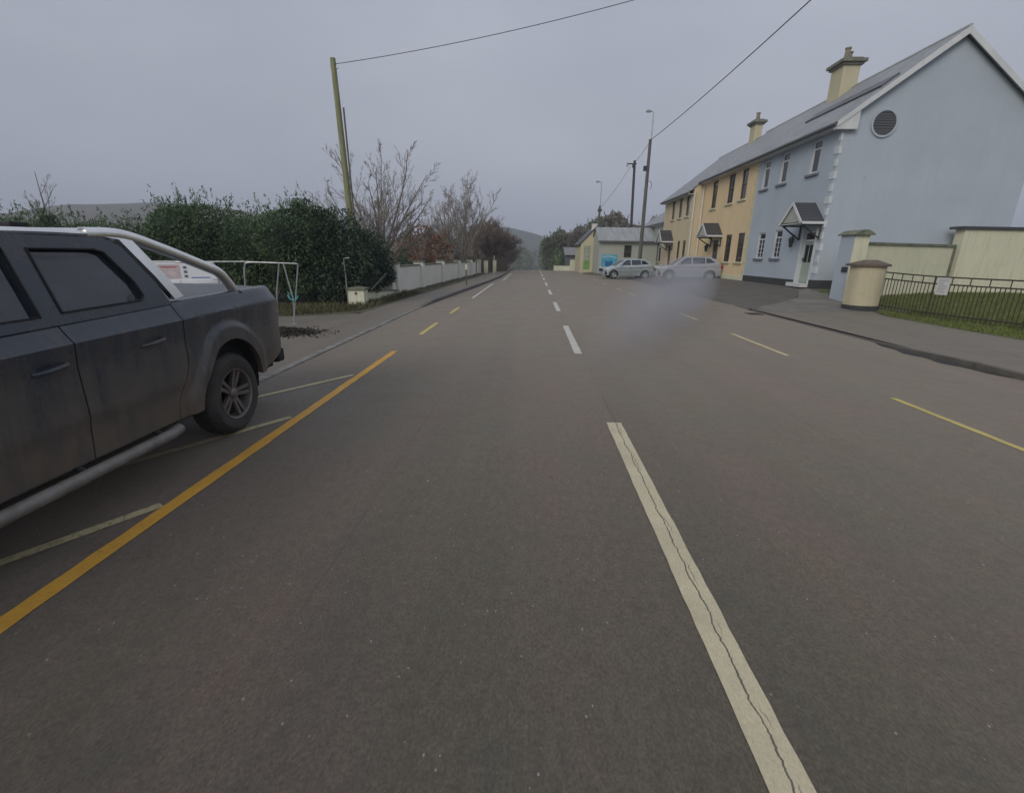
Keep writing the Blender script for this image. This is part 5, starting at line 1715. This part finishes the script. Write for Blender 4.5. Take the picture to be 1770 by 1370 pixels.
    # windscreen and rear glass (bowed)
    def screen(u0, z0, u1, z1, bow, nm, w0, w1):
        rows = []
        for i in range(7):
            t = i / 6
            u = u0 + (u1 - u0) * t; z = z0 + (z1 - z0) * t; w_ = w0 + (w1 - w0) * t
            rows.append([(w_ * s, u - bow * (1 - s * s), z) for s in np.linspace(-1, 1, 11)])
        return MB().grid(rows).build(nm, G, root, smooth=True)
    screen(uf + .03, zf + .01, urf + .0, zrf - .02, .09, 'windscreen', vx(zf) - .02, vx(zrf) - .01)
    screen(ub - .01, zb_ + .0, urr - .01, zrr - .03, -.04, 'rear_window', vx(zb_) - .02, vx(zrr) - .01)
    # inner dark tub
    ib = MB()
    ib.box(-W + .12, W - .12, .12, Lh - .12, S['floor'], min(z for u, z in ztop) - .06)
    ib.build('underbody', M['under'], root)
    # nose
    def endface(u, sign, nm, m, z0, z1, bulge, w=None):
        rows = []
        for z in np.linspace(z0, z1, 9):
            h = (halfw(u, z) if w is None else w)
            t = (z - z0) / (z1 - z0)
            rows.append([(h * s, u + sign * bulge * (1 - s * s) * math.sin(PI * (.2 + .75 * t)), z) for s in np.linspace(-1, 1, 13)])
        return MB().grid(rows).build(nm, m, root, smooth=True)
    endface(.0, -1, 'front_fascia', P, .28, interp(0, ztop) + .012, .09)
    MB().box(-W * .62, W * .62, -.075, .02, .52, .74).build('grille', M['black'], root, bevel=.02)
    for s in (-1, 1):
        MB().add([(s * W * .62, -.06, .68), (s * (W - .12), .01, .70), (s * (W - .12), .02, .86), (s * W * .62, -.06, .84), (s * W * .62, .1, .68), (s * (W - .12), .2, .70), (s * (W - .12), .2, .86), (s * W * .62, .1, .84)],
                 [(0, 1, 2, 3), (4, 7, 6, 5), (0, 4, 5, 1), (3, 2, 6, 7), (0, 3, 7, 4), (1, 5, 6, 2)]).build('headlight', M['lamp'], root, bevel=.015)
        # mirror
        u = uf + .42; z = interp(u, ztop) + .1
        mm = MB(); x = s * (W + .10)
        mm.box(min(x - .1, x + .1), max(x - .1, x + .1), u - .05, u + .06, z - .04, z + S.get('mirh', .12))
        mm.tube([(s * (W - .06), u, z), (x, u, z)], .025, 6)
        mm.build('mirror', M[S.get('mirror', S['paint'])], root, bevel=.03)
    # tail
    if S['tail'] == 'bed':
        tz = interp(Lh, ztop)
        endface(Lh, 1, 'tailgate', P, .62, tz + .012, .03)
        MB().box(-W + .1, W - .1, Lh - .02, Lh + .13, .46, .62).build('rear_bumper', M['black'], root, bevel=.03)
        for s in (-1, 1):
            MB().box(min(s * (W - .22), s * (W - .085)), max(s * (W - .22), s * (W - .085)), Lh - .06, Lh + .012, .82, 1.2).build('tail_light', M['red'], root, bevel=.02)
            MB().box(min(s * (W - .32), s * (W - .08)), max(s * (W - .32), s * (W - .08)), S['axles'][1] + .46, S['axles'][1] + .475, .22, .46).build('mud_flap', M['black'], root)
        MB().box(-.26, .26, Lh + .131, Lh + .137, .5, .6).build('number_plate', M['plate'], root)
        deck(ub + .06, Lh - .03, .02, 'bed_cover', M['cover'], dz=.006, inset=.10)
    else:
        tz = interp(Lh, ztop)
        endface(Lh, 1, 'tailgate', P, .3, tz + .012, .07)
        deck(ub - .03, Lh, .0, 'rear_deck')
        for s in (-1, 1):
            MB().box(min(s * (W - .3), s * (W - .08)), max(s * (W - .3), s * (W - .08)), Lh - .1, Lh + .055, .78, .98).build('tail_light', M['red'], root, bevel=.03)
        MB().box(-.26, .26, Lh + .066, Lh + .073, .62, .72).build('number_plate', M['plate'], root)
    # wheels
    tw = S.get('tw', .22)
    for c in S['axles']:
        for s in (-1, 1):
            wx = s * (W + S.get('flare', .03) - .035 - tw / 2)
            Mx = Matrix.Translation((wx, c, wr)) @ Matrix.Rotation(R(90) * s, 4, 'Y')
            rr_ = S['rim']
            h = tw / 2
            ty = MB().lathe([(rr_ - .01, h - .05), (rr_, h - .012), (rr_ + .02, h), (wr - .055, h + .004), (wr - .018, h - .022), (wr - .003, h - .05), (wr, 0), (wr - .003, -h + .05), (wr - .018, -h + .022), (wr - .055, -h), (rr_, -h)], 48, Mx)
            tyo = ty.build('wheel', M['tyre'], root, smooth=True)
            tr = MB()
            nb = 44
            for k in range(nb):
                a = 2 * PI * k / nb
                for q, (ha, hb) in enumerate(((h - .045, .01), (-.01, -h + .045))):
                    a_ = a + q * PI / nb
                    V = []
                    for (rr2, aw) in ((wr - .004, .052), (wr + .005, .045)):
                        for (hh) in (ha, hb):
                            for d in (-1, 1):
                                aa = a_ + d * aw
                                V.append(Mx @ Vector((rr2 * math.cos(aa), rr2 * math.sin(aa), hh)))
                    tr.add(V, [(0, 1, 3, 2), (4, 6, 7, 5), (0, 4, 5, 1), (2, 3, 7, 6), (0, 2, 6, 4), (1, 5, 7, 3)])
            tr.build('tread', M['tyre'], tyo)
            MB().lathe([(0, h - .12), (rr_, h - .12)], 30, Mx).build('rim_back', M['rimdark'], tyo)
            rm = MB().lathe([(rr_ - .035, h - .11), (rr_ - .022, h - .035), (rr_ - .018, h - .012), (rr_ - .002, h - .004), (rr_ + .004, h - .02), (rr_ + .002, h - .1)], 48, Mx)
            ns = S.get('spokes', 5)
            for k in range(ns):
                a0 = 2 * PI * k / ns + .3
                offs = (-.026, .026) if S.get('double') else (0,)
                for o_ in offs:
                    wsp = .017 if S.get('double') else .028
                    V = []
                    for (rad, zz, spread) in ((.03, h - .045, .6), (rr_ - .02, h - .022, 1.35)):
                        for d in (-1, 1):
                            lat = o_ * spread + d * wsp
                            for e in (0, -.03):
                                v = Vector((rad * math.cos(a0) - lat * math.sin(a0), rad * math.sin(a0) + lat * math.cos(a0), zz + e))
                                V.append(Mx @ v)
                    rm.add(V, [(0, 2, 6, 4), (1, 5, 7, 3), (0, 4, 5, 1), (2, 3, 7, 6), (0, 1, 3, 2), (4, 6, 7, 5)])
            rm.lathe([(0, h - .022), (.035, h - .024), (.05, h - .036), (.055, h - .07)], 20, Mx)
            rm.build('rim', M[S.get('rimm', 'rim')], tyo, smooth=True)
    # wheel-arch liners
    for c in S['axles']:
        for s in (-1, 1):
            rows = []
            for a in np.linspace(-.1, PI + .1, 16):
                r_ = Ra - .003
                xo = halfw(c + math.cos(a) * r_, wr + math.sin(a) * r_ * AV) - .05
                rows.append([(s * xo, c + math.cos(a) * r_, wr + math.sin(a) * r_ * AV), (s * (W - .36), c + math.cos(a) * r_, wr + math.sin(a) * r_ * AV)])
            lin = MB().grid(rows)
            lin.add([(s * (W - .36), c + math.cos(a) * Ra, wr + math.sin(a) * Ra * AV) for a in np.linspace(0, PI, 16)], [tuple(range(16))])
            lin.build('arch_liner', M['under'], root)
    return root, halfw, vx

M['cover'] = mat('bed_cover_vinyl', (0.10, 0.105, 0.11), .45, var=.3, vscale=4)
LP = 5.02
pick = dict(L=LP, W=1.86, paint='paint', wr=.385, rim=.245, arch=.465, arv=1.14, shdepth=.085, shoulder=.87, axles=(.92, 4.0), tw=.245, flare=.045, lip=False, shear=(3.30, .16),
            sill=[(0, .42), (.5, .40), (1.4, .37), (3.5, .37), (4.5, .48), (LP, .60)],
            belt=[(0, .98), (.25, 1.08), (1.2, 1.2), (1.5, 1.235), (3.3, 1.285), (3.35, 1.29), (LP - .08, 1.33), (LP, 1.31)],
            seams=[(.0, 1.42, 'front_wing'), (1.42, 2.52, 'door'), (2.52, 3.30, 'door'), (3.30, LP, 'bed_side')],
            cab=((1.12, 1.20), (1.98, 1.75), (3.24, 1.77), (3.46, 1.30)), roofw=1.40,
            caboutline=[(1.12, 1.20), (1.55, 1.49), (1.98, 1.755), (2.5, 1.775), (3.14, 1.775), (3.26, 1.72), (3.42, 1.45), (3.47, 1.28)],
            windows=[[(1.50, 1.29), (1.62, 1.42), (2.08, 1.69), (2.44, 1.70), (2.44, 1.31)],
                     [(2.58, 1.32), (2.58, 1.70), (3.02, 1.70), (3.09, 1.68), (3.22, 1.47), (3.24, 1.37), (3.20, 1.34)]],
            tail='bed', floor=.45, spokes=5, double=True, hood0=.02, mirh=.22)
PXC, PY0 = -3.755, .20
pu, hw, vx = vehicle('pickup_truck', (PXC, PY0, 0), 0, 'mud covered dark double cab pickup truck with silver sports bar parked at the left kerb', pick, 'pickup truck')
for s in (-1, 1):
    # sports bar leg : flat upright plus tube sweeping down to the bed rail
    sb = MB()
    pts = smoothpoly([(s * .66, 3.05, 1.80), (s * .68, 3.34, 1.80), (s * .72, 3.66, 1.71), (s * .78, 4.05, 1.57), (s * .80, 4.22, 1.50), (s * .81, 4.36, 1.36), (s * .81, 4.40, 1.30)], 6)
    sb.tube(pts, .044, 14)
    leg = [(s * .70, 3.12, 1.79), (s * .715, 3.28, 1.77), (s * .80, 3.45, 1.50), (s * .855, 3.54, 1.32)]
    V = []
    for (x, u, z) in leg:
        V += [(x, u, z), (x, u + .10, z + .015), (x - s * .05, u + .10, z + .015), (x - s * .05, u, z)]
    sb.add(V, [(b + i, b + (i + 1) % 4, b + 4 + (i + 1) % 4, b + 4 + i) for b in (0, 4, 8) for i in range(4)] + [(0, 1, 2, 3), (12, 13, 14, 15)])
    sb.build('sports_bar', M['steel'], pu, smooth=True)
    MB().lathe([(0, 0), (.065, 0), (.065, .012), (.045, .03)], 14, Matrix.Translation((s * .81, 4.40, 1.30))).build('bar_foot', M['black'], pu)
    # added bright strip imitating the sky's reflection along the roof edge
    MB().tube(smoothpoly([(s * .655, 1.95, 1.76), (s * .66, 2.2, 1.785), (s * .665, 2.7, 1.80), (s * .66, 3.05, 1.80)], 4), .022, 8).build('roof_edge_glint', M['steel'], pu)
    st = MB().tube([(s * .93, 1.28, .31), (s * .945, 1.4, .31), (s * .945, 3.12, .31), (s * .93, 3.22, .32)], .043, 14)
    st.build('side_step', M['dsteel'], pu, smooth=True)
    for u in (1.6, 2.4, 3.05): MB().tube([(s * .8, u, .4), (s * .97, u, .3)], .02, 6).build('step_bracket', M['black'], pu)
MB().tube([(-.66, 3.05, 1.80), (.66, 3.05, 1.80)], .038, 10).build('sports_bar_hoop', M['steel'], pu)
MB().box(.45, .53, 2.72, 2.84, 1.80, 1.86).build('roof_aerial', M['black'], pu, bevel=.012)

hatch_spec = dict(L=3.95, W=1.68, paint='silver', wr=.31, rim=.2, arch=.37, axles=(.78, 3.25), tw=.19, flare=.012,
            sill=[(0, .26), (.5, .22), (3.4, .22), (3.95, .3)],
            belt=[(0, .66), (.12, .74), (.9, .90), (1.1, .94), (3.4, 1.02), (3.8, 1.03), (3.95, .96)],
            seams=[(.0, 1.18, 'front_wing'), (1.18, 2.15, 'door'), (2.15, 2.95, 'door'), (2.95, 3.95, 'rear_wing')],
            cab=((.92, .93), (1.72, 1.42), (3.25, 1.44), (3.85, 1.02)), roofw=1.14,
            caboutline=[(.92, .93), (1.3, 1.19), (1.72, 1.425), (2.4, 1.46), (3.15, 1.44), (3.55, 1.32), (3.85, 1.02)],
            windows=[[(1.25, 1.0), (1.78, 1.37), (2.08, 1.39), (2.08, 1.02)], [(2.18, 1.03), (2.18, 1.395), (2.9, 1.385), (2.9, 1.06)], [(2.98, 1.07), (2.98, 1.375), (3.2, 1.34), (3.52, 1.12)]],
            tail='hatch', floor=.3, spokes=6, hdrop=.13, taper=.7, nosein=.22, tailin=.12, rimm='silver')
vehicle('hatchback_car', (5.45, 38.4, .04), R(-84), 'silver hatchback parked nose to the road before the grey cottage', hatch_spec, 'car')
s2 = dict(hatch_spec); s2['paint'] = 'spaint'; s2['shdepth'] = .03
for k_ in ('L',): s2[k_] = 3.95
vehicle('hatchback_car', (8.1, 32.2, .28), R(-98), 'pale parked car outside the dull yellow farthest house', s2, 'car')
s3 = dict(hatch_spec); s3['paint'] = 'wpaint'; s3['windows'] = [s3['windows'][0]]; s3['roofarch'] = .02
vn, hw2, vx2 = vehicle('liveried_car', (-12.0, 10.95, -.06), R(-51.5), 'white car with printed side panels mostly hidden behind the pickup', s3, 'car')
def decal(u0, u1, z0, z1, m, name='livery_panel', off=.006):
    V = []
    for z in (z0, z1):
        for u in (u0, u1):
            V.append((vx2(z) + .018 + off, u, z))
    MB().add(V, [(0, 1, 3, 2)]).build(name, m, vn)
decal(2.52, 2.98, 1.06, 1.40, mat('livery_pink', (0.56, 0.46, 0.44), .6, var=.25, vscale=12))
decal(2.58, 2.92, 1.32, 1.36, mat('livery_red', (0.40, 0.14, 0.13), .6), off=.009)
for u in (2.40, 3.06):
    for z in (1.08, 1.19, 1.30):
        decal(u, u + .07, z, z + .06, M['gutter'], off=.009)
decal(3.2, 3.62, 1.06, 1.085, mat('livery_blue', (0.15, 0.22, 0.42), .5), off=.009)

# ------------------------------------------------------------------ haze and an added grey volume imitating a blur smear
def vol_mat(name, col, dens, puff=False):
    m = bpy.data.materials.new(name); m.use_nodes = True
    t = m.node_tree; t.nodes.clear()
    o = t.nodes.new('ShaderNodeOutputMaterial'); v = t.nodes.new('ShaderNodeVolumePrincipled')
    v.inputs['Color'].default_value = (*col, 1); v.inputs['Density'].default_value = dens
    v.inputs['Anisotropy'].default_value = 0.0
    if puff:
        c = t.nodes.new('ShaderNodeTexCoord')
        ln = t.nodes.new('ShaderNodeVectorMath'); ln.operation = 'LENGTH'; t.links.new(c.outputs['Object'], ln.inputs[0])
        f = ramp(t, ln.outputs['Value'], .3, 1.0, (1,) * 3, (0,) * 3)
        n = noise(t, mapping(t, c.outputs['Object'], (1, 3.5, 1)), 1.5, 4)
        nn = ramp(t, n, .3, .7, (.25,) * 3, (1,) * 3)
        a = t.nodes.new('ShaderNodeMath'); a.operation = 'MULTIPLY'; t.links.new(f, a.inputs[0]); t.links.new(nn, a.inputs[1])
        s3_ = t.nodes.new('ShaderNodeSeparateXYZ'); t.links.new(c.outputs['Object'], s3_.inputs[0])
        g_ = t.nodes.new('ShaderNodeMapRange'); g_.inputs['From Min'].default_value = -1; g_.inputs['From Max'].default_value = .9
        g_.inputs['To Min'].default_value = 1.6; g_.inputs['To Max'].default_value = .25; t.links.new(s3_.outputs['Y'], g_.inputs['Value'])
        a2 = math_(t, 'MULTIPLY', a.outputs[0], g_.outputs[0])
        b = t.nodes.new('ShaderNodeMath'); b.operation = 'MULTIPLY'; t.links.new(a2, b.inputs[0]); b.inputs[1].default_value = dens
        t.links.new(b.outputs[0], v.inputs['Density'])
    t.links.new(v.outputs[0], o.inputs['Volume'])
    return m
hz = MB().box(-950, 950, -70, 1010, -11, 60).build('haze', vol_mat('haze_air', (0.80, 0.86, 0.95), 0.0011))
tag(hz, kind='stuff')
mb = MB(); mb.lathe([(0.001, -1)] + [(math.cos(a), math.sin(a)) for a in np.linspace(-1.5, 1.5, 13)] + [(0.001, 1)], 20)
sk = mb.build('grey_smear', vol_mat('smear_volume', (0.76, 0.77, 0.82), .33, True), smooth=True)
sk.location = (4.9, 15.8, .75); sk.rotation_euler = (R(2), 0, R(-22.8)); sk.scale = (1.15, 11.0, 1.1)
tag(sk, 'faint grey blur smear over the right lane, imitated by a thin volume', 'grey_smear', kind='stuff')
